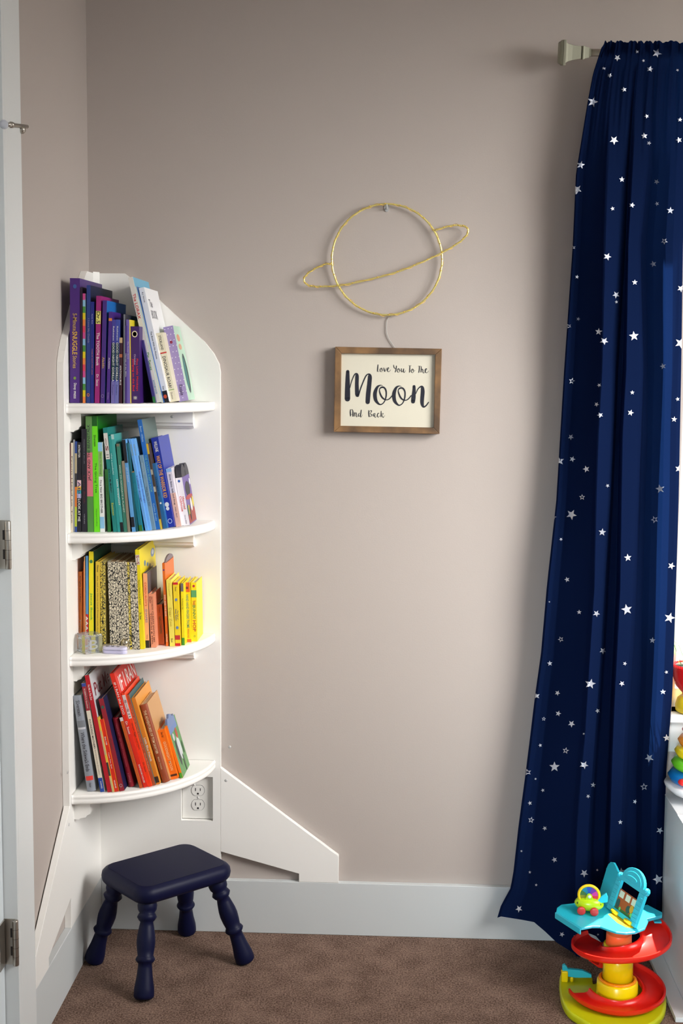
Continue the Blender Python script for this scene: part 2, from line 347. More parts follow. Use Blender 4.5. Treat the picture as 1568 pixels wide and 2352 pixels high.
# --- top shelf
b1 = book(1, 160.5, 183.3, 160.5, 639, 923, (74, 36, 122), .235, 'thick deep purple storybook, tallest and leftmost on the top shelf', texts=[('5-Minute', .28, .42, GOLD, .42), ('SNUGGLE', .425, .61, (235, 190, 60), .5), ('Stories', .62, .72, GOLD, .42), ('Disney', .84, .895, WH, .34), ('PRESS', .905, .965, WH, .22)], kind='hardcover_book')
disc(b1, .5, .065, .0042, (60, 95, 160)); disc(b1, .5, .80, .0032, (120, 150, 60))
st = [(200, 70, 140), (140, 190, 220), (70, 140, 60), (225, 200, 20), (235, 130, 60), (220, 60, 90)]
book(1, 190, 196.4, 190, 674, 920, (150, 180, 205), .17, 'thin book with a spine of rainbow colour blocks beside the thick purple storybook', bands=[(i/17, (i+1)/17, st[i % 6]) for i in range(17)])
book(1, 184, 189.3, 184, 660, 923, (40, 22, 48), .2, 'thin near-black plum filler added for the dark gap beside the thick purple storybook')  # added filler, its dark colour stands in for the shaded gap between books
b = book(1, 198.2, 207, 199, 655, 923, (38, 60, 130), .24, 'tall dark blue picture book with pale cursive title and orange dot', texts=[('I Love My Daddy', .28, .49, (150, 140, 170), .5)], cover=(24, 26, 62), kind='hardcover_book'); disc(b, .5, .93, .0034, (215, 120, 70), .0018)
book(1, 207.4, 215.6, 208, 693, 923, (27, 36, 128), .2, 'shorter royal blue book beside the tall dark blue one', texts=[('Karen Katz', .12, .22, (170, 175, 215), .3), ('TWELVE HATS FOR LENA', .46, .72, (190, 120, 90), .3)])
book(1, 217.3, 228.5, 221, 679.6, 923, (158, 34, 118), .2, 'magenta picture book with white title on the top shelf', bands=[(.14, .26, (235, 225, 120))], texts=[('Dr.S', .145, .255, BK, .7), ('The TOOTH Book', .34, .65, WH, .6), ('Dr. Seuss', .73, .84, WH, .5)], kind='hardcover_book')
b = book(1, 230.5, 240, 236, 690, 923, (72, 42, 128), .22, 'purple picture book with bright blue cover and small gold script title', texts=[('Aladdin', .55, .66, GOLD, .6)], cover=(30, 110, 190), kind='hardcover_book'); disc(b, .5, .93, .0034, (170, 160, 190), .0028)
book(1, 244, 252, 250, 716, 923, (76, 40, 134), .18, 'slim violet book with small white title and orange spot near its top', texts=[('ALADDIN', .5, .62, WH, .35), ('Golden', .88, .96, (170, 150, 200), .3)], bands=[(.07, .10, (220, 130, 60))])
book(1, 254.7, 263, 257.3, 734, 923, (66, 62, 150), .15, 'left one of the twin thin indigo books with dark green middle band', bands=[(.28, .72, (20, 58, 66)), (.74, 1, (120, 112, 178))], texts=[('Rathmann', .08, .25, WH, .35), ('GOOD NIGHT GORILLA', .27, .74, WH, .55), ('Putnam', .78, .9, (60, 60, 120), .35)], kind='board_book')
book(1, 263.3, 272, 265.7, 734, 923, (66, 78, 160), .15, 'right one of the twin thin indigo books with dark green middle band', bands=[(.28, .72, (20, 58, 66)), (.74, 1, (120, 122, 182))], texts=[('Rathmann', .08, .25, WH, .35), ('GOOD NIGHT GORILLA', .27, .74, WH, .55), ('Putnam', .78, .9, (60, 60, 120), .35)], kind='board_book')
book(1, 272.4, 279.8, 274, 775.5, 923, (62, 26, 40), .17, 'short dark maroon book with pale lettering between indigo and purple books', bands=[(.0, .08, (205, 175, 130)), (.25, .3, (190, 110, 70))], texts=[('APATOSAURUS', .42, .72, WH, .5)])
book(1, 283.2, 286.5, 283.7, 722, 923, (120, 124, 132), .2, 'very thin grey-edged book rising behind the maroon one', cover=(36, 38, 52))
book(1, 287, 291, 287.5, 748, 923, (72, 50, 124), .19, 'slim dusk purple book with small white title on the top shelf', texts=[('Heroes of the Bible', .36, .66, WH, .6)])
book(1, 291.5, 299, 289.3, 734, 923, (122, 104, 178), .18, 'lavender thin book with yellow inner cover edge', texts=[('The Easter Story', .26, .47, WH, .36)], cover=(220, 200, 40))
b = book(1, 300.4, 321.2, 298.8, 749.5, 923, (62, 28, 106), .16, 'chunky purple board book with two-line red title and gold sun emblem', texts=[('Christelow', .36, .5, (190, 170, 210), .2), ('Five Little Monkeys', .42, .84, (226, 44, 40), .28, .22), ('Jumping on the Bed', .42, .84, (226, 44, 40), .28, -.2), ('HMH', .91, .95, WH, .4)], kind='board_book'); disc(b, .5, .1, .0068, (235, 225, 200)); disc(b, .5, .1, .0048, (235, 160, 50))
book(1, 352, 358.6, 323, 782, 923, (58, 48, 122), .15, 'thin indigo book leaning left with a green foot under the tall white one', bands=[(.9, 1, (40, 120, 60))], kind='paperback_book')
book(1, 359, 370.3, 293.8, 638, 923, (226, 222, 212), .21, 'tall leaning white picture book with red and green title lettering', texts=[('The LORAX', .13, .33, (205, 50, 60), .62), ('Dr. Seuss', .60, .74, (70, 150, 70), .66), ('RANDOM HOUSE', .82, .93, (80, 150, 190), .36)], cover=(110, 175, 205), kind='hardcover_book')
b = bpy.data.objects[-1] if False else None
book(1, 370.8, 375.6, 308.5, 659, 923, (38, 92, 158), .2, 'thin cream and blue leaning book sandwiched between the two tall white ones', bands=[(0, 1, (214, 208, 188))], cover=(38, 92, 158))
b17 = book(1, 376.2, 389.3, 318.3, 662, 923, (236, 236, 238), .21, 'tall leaning plain white picture book with black and orange foot block', bands=[(.90, 1, (28, 26, 34))], texts=[('B.J. Novak', .04, .13, (60, 60, 66), .3), ('The Book With No Pictures', .38, .62, (70, 70, 76), .28), ('Dial', .86, .89, (60, 60, 66), .3)], kind='hardcover_book'); disc(b17, .5, .95, .0042, (210, 80, 40))
w_, h_, d_ = b17['_w'], b17['_h'], b17['_d']
for s_, vv, sz in (('The', .90, .028), ('BOOK', .80, .03), ('With', .60, .026), ('NO', .52, .026), ('PICTURES', .44, .022)):
    v, f, X0, X1, Y0, Y1 = text_geo(s_); e = MB(); e.raw([(w_+.0003, d_*.12+(p[0]-X0)*sz*.9, h_*vv-.02+(p[1]-Y0)*sz) for p in v], f)
    e.build('cover_word', mat((110, 110, 118), .5)).parent = b17
book(1, 390, 406.6, 357, 766, 923, (226, 218, 190), .14, 'cream board book leaning left with bold black title', texts=[('STICKLAND', .04, .25, BK, .34), ('DINOSAUR ROAR!', .34, .80, BK, .46), ('Dutton', .86, .96, (110, 100, 90), .28)], bands=[(.28, .30, (200, 60, 50)), (.82, .83, (120, 160, 70))], kind='board_book')
b = book(1, 411, 434, 374.5, 752, 922, (158, 142, 194), .15, 'fat lavender polka-dot board book with mint green cover at the right end', texts=[('Rosalie', .78, .92, (60, 40, 80), .4)], cover=(176, 208, 186), kind='board_book')
for i in range(13):
    for j in range(3): disc(b, .14+.36*j+(.12 if i % 2 else -.02), .03+i*.077, .0011, (235, 230, 240), name='dot') if (i, j) != (12, 2) else None
disc(b, .5, .21, .0034, (140, 40, 70), name='bird_mark')
side_art(b, [((20, 40, 44), ell(.55, .36, .26, .27)), ((30, 110, 110), ell(.48, .36, .16, .22)), ((205, 140, 110), ell(.42, .84, .22, .05)), ((205, 150, 120), ell(.42, .72, .2, .04))])
# --- second shelf
book(2, 160.3, 162.8, 160.3, 1018, 1222, (90, 28, 36), .17, 'very thin dark red book, first on the second shelf')
book(2, 163, 167.8, 163, 1017, 1222, (222, 208, 184), .17, 'thin cream book with tiny dark lettering beside the dark red one', texts=[('From Head to Toe', .15, .9, (70, 60, 55), .45)])
book(2, 168.1, 171.4, 168.3, 1010, 1222, (150, 152, 156), .17, 'very thin grey book beside the thin cream one', cover=(30, 30, 36))
book(2, 171.8, 176.8, 172, 1014, 1222, (40, 70, 140), .17, 'thin patchwork book in blue, brown, orange and yellow-green', bands=[(.13, .35, (180, 165, 130)), (.35, .5, (50, 48, 44)), (.5, .72, (214, 120, 40)), (.72, .94, (176, 190, 50))])
book(2, 177.2, 186.6, 177.2, 1016, 1222, (22, 22, 32), .17, 'black board book with rainbow letter blocks and bold white words', bands=[(.42, .49, (225, 190, 195)), (.49, .53, (235, 190, 60)), (.53, .57, (60, 160, 180)), (.57, .62, (200, 200, 235))], texts=[('INTRATER', .03, .17, WH, .42), ('ABC', .435, .615, (60, 40, 90), .7), ('LOOK AT ME', .63, .88, WH, .6)], kind='board_book')
book(2, 188.2, 200.3, 187.0, 985, 1222, (26, 26, 38), .22, 'taller black picture book just left of the pink and green spine', texts=[('FREEMAN & MILLER', .1, .34, (110, 110, 120), .22), ('Laura Bush', .45, .72, (90, 36, 50), .34), ('VIKING', .82, .92, (140, 140, 150), .22)], kind='hardcover_book')
book(2, 201.2, 215.6, 196.3, 956, 1222, (92, 142, 74), .22, 'tall green picture book with a pink band and upright dark title', bands=[(.31, .69, (214, 120, 130)), (.0, .31, (100, 145, 82)), (.69, 1, (82, 138, 66))], texts=[('JACK AND THE BEANSTALK', .07, .555, (40, 55, 50), .56, 0, True)], kind='hardcover_book')
book(2, 216.4, 229, 210.5, 956, 1222, (112, 226, 26), .22, 'tall bright lime green picture book on the second shelf', texts=[('Silverstein', .16, .26, (40, 90, 20), .4), ('The Giving Tree', .4, .66, (50, 130, 20), .5), ('HarperCollins', .8, .95, (60, 130, 30), .25)], cover=(10, 110, 20), bands=[(0, .085, (14, 92, 22))], kind='hardcover_book')
book(2, 230, 240.5, 224.3, 1016, 1222, (236, 238, 236), .18, 'white book with light blue and green blocks and black capitals', bands=[(0, .1, (140, 196, 232)), (.1, .38, (140, 186, 104)), (.83, .96, (140, 196, 232))], texts=[("Now I'm Growing!", .12, .36, (70, 110, 50), .4), ("I'm a New BIG BROTHER", .42, .79, (50, 52, 56), .44)])
book(2, 247.2, 254.5, 240.5, 1078, 1222, (42, 108, 50), .14, 'short dark green book standing left of the teal row', texts=[('Very Hungry', .14, .4, (30, 70, 34), .5)])
book(2, 260, 269.7, 236, 983, 1222, (22, 128, 122), .18, 'teal picture book with a white picture panel near its top', bands=[(.05, .30, (214, 212, 206))], texts=[('~S', .1, .22, (120, 30, 40), .7), ('11', .255, .285, BK, .6), ('Are You My Mother?', .39, .62, BK, .5), ('Eastman', .72, .84, (190, 190, 60), .5)], kind='hardcover_book')
book(2, 270.2, 276.8, 248.6, 1001, 1222, (40, 150, 146), .17, 'slim turquoise book with faint white lettering right of the teal one', texts=[('what a wonderful', .18, .4, (170, 215, 210), .6)])
book(2, 277.2, 284.4, 254.2, 998, 1222, (66, 164, 160), .17, 'pale teal book with bold white title and black foot block', bands=[(.9, 1, (20, 22, 28)), (.0, .05, (170, 208, 204))], texts=[('Little Sleepyhead', .46, .72, WH, .62)])
book(2, 285.2, 292.6, 266.8, 1019.5, 1222, (54, 124, 104), .17, 'grey-green book with small pale lettering beside the pale teal one', texts=[('HOW TO NAVIGATE A PLANET', .24, .78, (190, 200, 190), .5)], bands=[(0, .03, (120, 110, 90))])
book(2, 293.2, 299.6, 279, 1059, 1222, (142, 132, 112), .14, 'thin dull beige book with speckled spine in the blue row', cover=(30, 30, 34))
book(2, 303.3, 311.4, 280, 1010.5, 1222, (100, 166, 224), .17, 'light blue book with black top and black foot on the second shelf', bands=[(0, .25, (24, 26, 34)), (.84, .95, (26, 26, 36))], texts=[('LET IT SNOW', .3, .46, (190, 215, 240), .5)])
book(2, 312, 316.8, 289.2, 1018, 1222, (22, 84, 92), .16, 'very thin dark teal book between two blue ones')
book(2, 320, 328, 300.8, 1083, 1222, (24, 122, 142), .14, 'short petrol blue book with a green foot', bands=[(.9, 1, (60, 120, 50)), (0, .02, (150, 120, 80))], texts=[('Guess', .2, .34, (60, 150, 170), .5)])
book(2, 334, 340.8, 294.6, 1009, 1222, (112, 172, 232), .16, 'left of two matching sky blue leaning paperbacks', texts=[('First Words', .06, .18, (170, 170, 110), .4), ('Lullaby Songs', .4, .68, (70, 80, 150), .5)])
book(2, 341.3, 348.2, 302, 1008.5, 1222, (116, 176, 234), .16, 'right of two matching sky blue leaning paperbacks', texts=[('First Words', .06, .18, (170, 170, 110), .4), ("Let's Count Goodnight", .36, .7, (70, 80, 150), .5)])
book(2, 349.2, 357.2, 319.5, 1046, 1222, (118, 146, 160), .15, 'dusty grey-blue leaning book before the tallest blue one', texts=[('Where Is The', .1, .26, (190, 200, 205), .3), ("What Do You Do?", .42, .68, (50, 80, 100), .5)])
book(2, 357.8, 368.2, 315, 964.6, 1222, (30, 104, 184), .2, 'tallest bright blue leaning book with fine gold-green title', texts=[('Brown - Williams', .06, .2, (170, 205, 235), .4), ('THE GOLDEN SLEEPY BOOK', .32, .66, (110, 180, 170), .5), ('Golden Books', .76, .92, (150, 190, 225), .4)], cover=(92, 112, 108), kind='hardcover_book')
book(2, 368.6, 373.4, 335.4, 1019.5, 1222, (70, 56, 44), .14, 'thin speckled brown book with yellow top beside the tallest blue one', bands=[(0, .12, (222, 180, 40)), (.88, 1, (222, 190, 60)), (.3, .36, (180, 170, 150)), (.5, .56, (190, 180, 160))])
book(2, 374, 384.2, 347, 1065, 1222, (38, 104, 160), .13, 'mid blue short book with a small white fish shape on its spine', texts=[('THE RAINBOW FISH', .2, .5, (20, 50, 90), .34)], bands=[])
disc(bpy.data.objects[[o.name for o in bpy.data.objects if o.get('label', '').startswith('mid blue short')][0]], .55, .61, .0022, WH, name='fish_mark')
bw = book(2, 384.8, 402, 346.4, 1006.7, 1221, (24, 48, 158), .15, 'thick royal blue hardcover with bold orange capitals and white figure', texts=[('WILLINK', .04, .16, WH, .44), ('WAY OF THE WARRIOR KID', .2, .67, (245, 170, 30), .52)], kind='hardcover_book'); disc(bw, .5, .93, .0054, (200, 215, 240), .0042)
disc(bw, .5, .745, .0052, WH, name='figure_mark'); disc(bw, .5, .79, .0042, WH, name='figure_mark')
book(2, 404.6, 417.6, 380.5, 1077, 1217, (222, 214, 222), .13, 'white and peach board book right of the thick royal blue hardcover', bands=[(.42, 1, (236, 190, 170)), (0, .06, (150, 190, 230))], texts=[('Sleep Baby, Safe and Snug', .1, .62, (50, 45, 60), .34), ('Hoban - Bauch', .66, .84, (90, 70, 80), .2)], kind='board_book')
b = book(2, 421, 436.4, 402.3, 1098.6, 1213, (232, 228, 232), .115, 'white-spined board book with purple cover and two round lobes on top', texts=[('Haunted', .4, .66, (205, 60, 50), .34, .2), ('Clubhouse', .38, .7, (205, 60, 50), .34, -.2), ('Disney PRESS', .78, .97, (90, 80, 110), .2)], cover=(104, 80, 150), kind='board_book')
disc(b, .5, .07, .003, (40, 90, 170))
w_, h_, d_ = b['_w'], b['_h'], b['_d']; e = MB()
for u in (.30, .74): e.prism([(d_*(u+.27*math.cos(a)), h_-.001+.036*math.sin(a)*.9) for a in [math.pi*k/14 for k in range(15)]], 0, w_*.12, w_, 0)
e.build('cover_lobes', mat((58, 56, 62), .5)).parent = b
side_art(b, [((150, 60, 50), rct(.05, .02, .98, .3)), ((40, 34, 40), ell(.5, .72, .3, .16)), ((170, 60, 60), ell(.5, .55, .45, .05)), ((220, 170, 50), ell(.25, .3, .14, .1)), ((220, 210, 205), ell(.62, .38, .13, .14)), ((60, 110, 70), rct(.05, .2, .2, .4)), ((230, 230, 240), ell(.86, .85, .07, .07)), ((36, 30, 34), ell(.35, .22, .06, .16)), ((210, 190, 60), ell(.85, .42, .1, .12))])
# --- third shelf
book(3, 180.2, 188.7, 179.7, 1313, 1462, (224, 124, 26), .13, 'short orange board book, first on the third shelf behind the glass cube', texts=[('bright toddler', .06, .4, (90, 50, 30), .45), ('Farm', .63, .78, (200, 170, 150), .5)], kind='board_book', y0=-.23)
book(3, 189.6, 194.4, 191.6, 1290, 1466, (212, 110, 36), .14, 'thin burnt orange book with dark speckles beside the short orange one', y0=-.24)
book(3, 195, 196.8, 193, 1278.5, 1470, (236, 172, 110), .16, 'very thin tan-orange book before the blue and red zigzag spine', y0=-.245)
b = book(3, 197.2, 203.2, 196.6, 1277, 1470, (86, 140, 186), .17, 'thin blue book with red and white zigzag lower half', bands=[(.62, 1, (190, 40, 34))], y0=-.245)
w_, h_ = b['_w'], b['_h']; e = MB()
for i in range(7):
    z = h_*(.36-i*.052); e.face([(0.0002, -.0006, z), (w_*.9, -.0006, z-.006), (.0002, -.0006, z-.012), (.0002, -.0006, z-.007), (w_*.45, -.0006, z-.006), (.0002, -.0006, z-.005)])
e.build('zigzag_print', mat((232, 222, 214), .5)).parent = b
b = book(3, 204.2, 214.6, 204.2, 1267, 1476, (236, 220, 18), .2, 'tall lemon yellow book with green script title beside a dark green cover', texts=[('Jesus Book', .42, .7, (60, 160, 60), .55)], cover=(22, 62, 40), kind='hardcover_book', y0=-.245); disc(b, .5, .10, .0038, (60, 120, 70))
book(3, 219.5, 228.8, 219.4, 1290, 1478, (222, 188, 56), .18, 'mustard yellow thin book with a dark vertical title line', texts=[('Disney', .04, .12, (70, 50, 20), .5), ('Jake and the Never Land Pirates Little Golden Book', .16, .95, (120, 90, 30), .34)], kind='hardcover_book', y0=-.24)
GB = 'thin hardcovers with scribble-patterned spines'
for i, (xb, yb) in enumerate(((231, 1480), (237, 1481))):
    book(3, xb, xb+5.4, xb-1, 1291, yb, (226, 205, 90), .165, 'thin yellow storybook with brown scribble spine, ' + ('left of the pair beside the dark gap' if i == 0 else 'right of the pair beside the dark gap'), m=M_scriby, kind='hardcover_book', y0=-.235, cover=(206, 190, 120), group=GB)
for i in range(12):
    f = i/11; xb = 253.5+i*5.62; xt = 246.5+i*5.62
    book(3, xb, xb+5.4, xt, 1290+2*f, 1484+3*f, (226, 216, 190), .165, 'thin storybook with yellow scribble spine among the black and cream ones' if i == 8 else 'thin storybook with black scribble pattern on a cream spine in the crowded third-shelf row', m=M_scriby if i == 8 else M_scrib, kind='hardcover_book', y0=-.235, cover=(150, 120, 84) if i % 3 else (196, 186, 160), group=GB)
b = book(3, 322.3, 332, 310, 1263, 1491, (240, 222, 16), .21, 'tallest yellow picture book leaning at the end of the scribbled spines', bands=[(.05, .15, (225, 215, 200))], texts=[('S~S', .055, .145, (150, 40, 40), .7), ("There's a Wocket in my Pocket!", .30, .55, (70, 80, 50), .45), ('Dr. Seuss', .63, .7, (80, 90, 60), .5)], cover=(234, 214, 20), kind='hardcover_book')
side_art(b, [((120, 140, 170), ell(.82, .88, .13, .045)), ((196, 204, 210), ell(.82, .885, .07, .025)), ((90, 130, 170), ell(.30, .83, .05, .03)), ((90, 130, 170), ell(.45, .80, .05, .02)), ((170, 150, 40), ell(.6, .76, .07, .03))])
book(3, 333.9, 343.6, 328, 1317, 1488, (244, 172, 124), .13, 'peach board book with red title letters and black foot block', bands=[(.9, 1, (26, 24, 32))], texts=[("CORDUROY'S", .12, .44, (214, 70, 60), .5), ('SHAPES', .48, .66, (150, 140, 170), .5), ('Viking', .82, .88, (140, 90, 70), .3)], cover=(96, 84, 88), kind='board_book')
book(3, 347, 359.2, 340.3, 1364, 1487.6, (232, 150, 116), .1, 'short salmon pink board book with several rows of tiny words', texts=[('HEALTHY HEALTHY', .05, .3, (130, 60, 50), .25, .15), ('BABY', .05, .18, (130, 60, 50), .25, -.2), ('CLEAN WITH ME', .32, .9, (130, 60, 50), .25, .18), ('TOUCH & FEEL', .35, .95, (110, 60, 50), .25, -.2)], kind='board_book')
book(3, 364.8, 378.6, 358.2, 1389, 1481, (214, 112, 40), .09, 'shortest brownish orange board book on the third shelf', texts=[('Trapani', .07, .2, (120, 50, 30), .25), ('HALLOWEEN', .3, .72, (90, 100, 50), .4)], cover=(110, 76, 56), kind='board_book')
b = book(3, 381, 387, 372.2, 1294, 1484, (226, 108, 20), .13, 'thin orange book with rounded grey-mauve back cover, taller than its neighbours', texts=[('BABY AND THE BEAR', .38, .64, (240, 210, 180), .6), ('GALE', .85, .95, (240, 210, 180), .5)], kind='board_book'); disc(b, .5, .08, .002, (100, 60, 120))
w_, h_, d_ = b['_w'], b['_h'], b['_d']
MB().prism([(d_*(.55+.42*math.cos(a)), h_-.003+.016*math.sin(a)) for a in [math.pi*k/14 for k in range(15)]], 0, w_*.3, w_).build('rounded_cover', mat((128, 114, 120), .5)).parent = b
book(3, 390, 401.6, 381.4, 1332, 1484.6, (246, 228, 96), .12, 'pale lemon board book with light title left of the red-ended one', texts=[('Campbell', .05, .24, (214, 190, 70), .3), ('Dear Zoo', .42, .7, (200, 180, 60), .5), ('Sun', .88, .94, (60, 50, 40), .35)], kind='board_book')
b = book(3, 403, 414.8, 396.8, 1338, 1484, (245, 214, 40), .11, 'yellow board book with red ends and small blue animal marks', bands=[(0, .035, (210, 30, 40)), (.955, 1, (210, 30, 40)), (.83, .9, (200, 50, 50))], texts=[('Potter', .07, .14, (120, 90, 40), .3), ('The Tale of', .44, .58, (70, 80, 120), .26, .2), ('Peter Rabbit', .42, .6, (70, 80, 120), .3, -.15)], kind='board_book')
disc(b, .5, .27, .0032, (110, 140, 190), name='animal_mark'); disc(b, .5, .71, .0034, (110, 140, 190), name='animal_mark')
book(3, 418, 424.4, 414.6, 1340, 1483, (240, 220, 30), .1, 'thin yellow book with grey top and green foot near the shelf end', bands=[(0, .13, (110, 104, 110)), (.88, 1, (70, 150, 50))], texts=[("The Bunny's Tale", .24, .42, (90, 90, 40), .5)])
b = book(3, 426.6, 439.8, 422.3, 1338, 1475, (245, 214, 24), .1, 'yellow board book with orange ends and teal title, second from the shelf end', bands=[(0, .16, (222, 96, 44)), (.95, 1, (222, 96, 44))], texts=[('HAND HAND FINGERS THUMB', .2, .76, (60, 140, 130), .46), ('PERKINS', .78, .93, (200, 90, 60), .3)], kind='board_book'); disc(b, .5, .09, .003, (110, 40, 60), name='animal_mark')
b = book(3, 441, 453.4, 438.3, 1338, 1474, (248, 222, 30), .1, 'yellow board book with multicolour title, last on the third shelf', bands=[(.13, .25, (90, 160, 110))], texts=[('THE', .3, .38, (200, 50, 60), .5), ('BUNNY', .385, .62, (60, 130, 90), .55), ('HOP', .64, .83, (200, 60, 60), .6)], kind='board_book'); disc(b, .5, .06, .003, (190, 50, 70)); disc(b, .5, .91, .0022, (90, 140, 60), .0014)
# --- bottom shelf
b = book(4, 200, 221.6, 167, 1598, 1817, (142, 148, 158), .17, 'thick silver-grey hardcover leaning left, first on the bottom shelf', bands=[(.84, .885, (228, 62, 54)), (.33, .35, (200, 200, 205)), (.26, .33, (120, 124, 130))], texts=[('Silverstein', .05, .21, (45, 45, 52), .42), ('Where the Sidewalk Ends', .38, .79, (45, 45, 52), .42), ('Harper', .91, .96, (60, 60, 66), .3)], kind='hardcover_book', rnd=True)
book(4, 230.6, 240.6, 186.8, 1570, 1819.5, (226, 216, 196), .17, 'leaning book with maroon upper, cream middle and blue foot', bands=[(0, .03, (50, 70, 150)), (.03, .25, (152, 34, 50)), (.87, 1, (32, 72, 160))], texts=[('ROBERTS & Goodwin', .05, .23, (225, 200, 190), .36), ('FOUNDING MOTHERS', .33, .6, (60, 50, 50), .42), ('Remembering the Ladies', .61, .84, (150, 130, 110), .34), ('HARPER', .9, .97, WH, .3)], kind='hardcover_book')
b = book(4, 247, 257.2, 194.2, 1552, 1820, (186, 20, 38), .2, 'crimson-spined leaning picture book with large red words on pale cover', texts=[('Put Me In The Zoo', .08, .21, WH, .45)], cover=(196, 198, 200), kind='hardcover_book')
w_, h_, d_ = b['_w'], b['_h'], b['_d']; e = MB(); v, f, X0, X1, Y0, Y1 = text_geo('Put Me')
e.raw([(w_+.0004, d_*.12+(p[0]-X0)/(X1-X0)*d_*.8, h_*.80+(p[1]-Y0)*.046) for p in v], f); e.build('cover_title', mat((120, 24, 36), .5)).parent = b
book(4, 257.8, 262.8, 222.4, 1648, 1820, (222, 190, 70), .14, 'thin leaning yellow patchwork book beside the crimson spine', bands=[(.18, .5, (200, 180, 130)), (.6, .78, (60, 60, 50)), (.8, 1, (206, 190, 130))])
book(4, 263.6, 272.8, 228.3, 1653, 1819, (218, 44, 24), .14, 'bright red slim leaning book with orange edge and white words', bands=[], texts=[('Eric Hill', .24, .35, WH, .4), ('I Love You, Spot', .46, .68, WH, .42), ('WARNE', .84, .95, WH, .4)], cover=(240, 160, 40))
b = book(4, 275.4, 286.4, 226.2, 1606, 1819, (152, 32, 48), .2, 'maroon leaning hardcover with round green emblem and navy cover', texts=[('Pirates', .43, .55, (90, 60, 60), .4)], cover=(24, 26, 66), kind='hardcover_book'); disc(b, .5, .09, .0036, (50, 90, 80)); disc(b, .5, .94, .0036, (190, 200, 200), .0028)
book(4, 296, 310.6, 258, 1650, 1807, (142, 14, 34), .14, 'dark crimson hardcover with rounded spine and faint pink title', texts=[('TREASURY - MY FIRST COLLECTION', .07, .7, (186, 80, 90), .22), ('KIPPER', .8, .94, (190, 90, 100), .3)], kind='hardcover_book', rnd=True)
book(4, 321, 328.6, 274.3, 1649, 1818, (208, 92, 30), .14, 'thin orange leaning book with plum cover beside the rounded crimson one', cover=(66, 30, 58), bands=[(.0, .05, (225, 222, 220))])
b = book(4, 329.8, 340.6, 251.6, 1548, 1809.7, (232, 46, 22), .21, 'tallest red-orange leaning picture book with white capital title', texts=[('IF I RAN the ZOO', .08, .36, WH, .5), ('Dr. Seuss', .42, .53, WH, .5), ('RANDOM HOUSE', .80, .96, WH, .36)], cover=(222, 50, 36), kind='hardcover_book')
w_, h_, d_ = b['_w'], b['_h'], b['_d']; e = MB(); v, f, X0, X1, Y0, Y1 = text_geo('IF I RAN')
e.raw([(w_+.0004, d_*.1+(p[0]-X0)/(X1-X0)*d_*.85, h_*.82+(p[1]-Y0)*.055) for p in v], f); e.build('cover_title', mat((232, 225, 220), .5)).parent = b
book(4, 341.2, 349.4, 278.6, 1593, 1808, (238, 66, 24), .18, 'orange-red leaning picture book with white figure panel high on its spine', bands=[(0.02, .27, (214, 212, 208))], texts=[('S~S', .07, .2, (120, 40, 50), .6), ('11', .22, .255, BK, .5), ('Green Eggs and Ham', .32, .6, (110, 30, 20), .5), ('Dr. Seuss', .74, .84, (110, 30, 20), .4)], kind='hardcover_book')
book(4, 350, 358, 288.6, 1597, 1809.7, (164, 84, 50), .18, 'brown leaning picture book with blue-green back cover', texts=[('Where the Wild Trees Are', .1, .6, (205, 150, 110), .3), ('Goodie Publisher', .64, .84, (215, 170, 130), .4)], cover=(50, 92, 96), kind='hardcover_book')
b = book(4, 358.6, 368.4, 301.2, 1604, 1808.5, (232, 132, 36), .18, 'amber orange leaning picture book with white title and pale fore cover', texts=[('Little Blue Friends', .46, .73, WH, .5)], cover=(222, 150, 60), kind='hardcover_book', bands=[(.91, .98, (70, 40, 24))])
b = book(4, 373, 391, 321, 1620, 1798, (150, 72, 42), .14, 'thick brown leather-look hardcover with cream title capitals', texts=[('THE ADVENTURES OF TOM SAWYER', .07, .63, (222, 200, 160), .36), ('MARK TWAIN', .67, .83, (205, 170, 130), .22)], cover=(200, 150, 96), kind='hardcover_book', rnd=True)
b = book(4, 393, 410.4, 361.6, 1678, 1793, (250, 116, 14), .11, 'bright orange board book with pale title, second from the right below', texts=[('Brown - Hurd', .05, .15, (110, 50, 20), .36), ('GOODNIGHT MOON', .24, .82, (250, 205, 150), .38)], kind='board_book', bands=[(.9, .94, (80, 40, 20))])
b = book(4, 414.4, 421, 377.8, 1668, 1790, (236, 124, 24), .11, 'orange-spined board book with green meadow cover, last on the bottom shelf', bands=[(.9, 1, (70, 160, 40))], cover=(86, 140, 76), kind='board_book')
w_, h_, d_ = b['_w'], b['_h'], b['_d']
MB().prism([(.004, h_*.9), (d_*.9, h_*.9), (d_*.86, h_+.006), (d_*.72, h_+.004), (d_*.6, h_+.013), (d_*.44, h_+.018), (d_*.3, h_+.010), (d_*.16, h_+.012), (.004, h_)], 0, w_*.2, w_+.0003).build('shaped_cover_top', mat((112, 130, 170), .5)).parent = b
side_art(b, [((104, 128, 176), rct(.03, .8, .9, .995)), ((196, 200, 200), ell(.55, .45, .17, .22)), ((52, 56, 56), ell(.3, .42, .1, .25)), ((176, 70, 50), ell(.62, .72, .1, .1)), ((44, 80, 44), ell(.85, .4, .07, .12)), ((190, 192, 192), ell(.24, .72, .1, .07)), ((50, 70, 48), ell(.6, .16, .05, .16))])

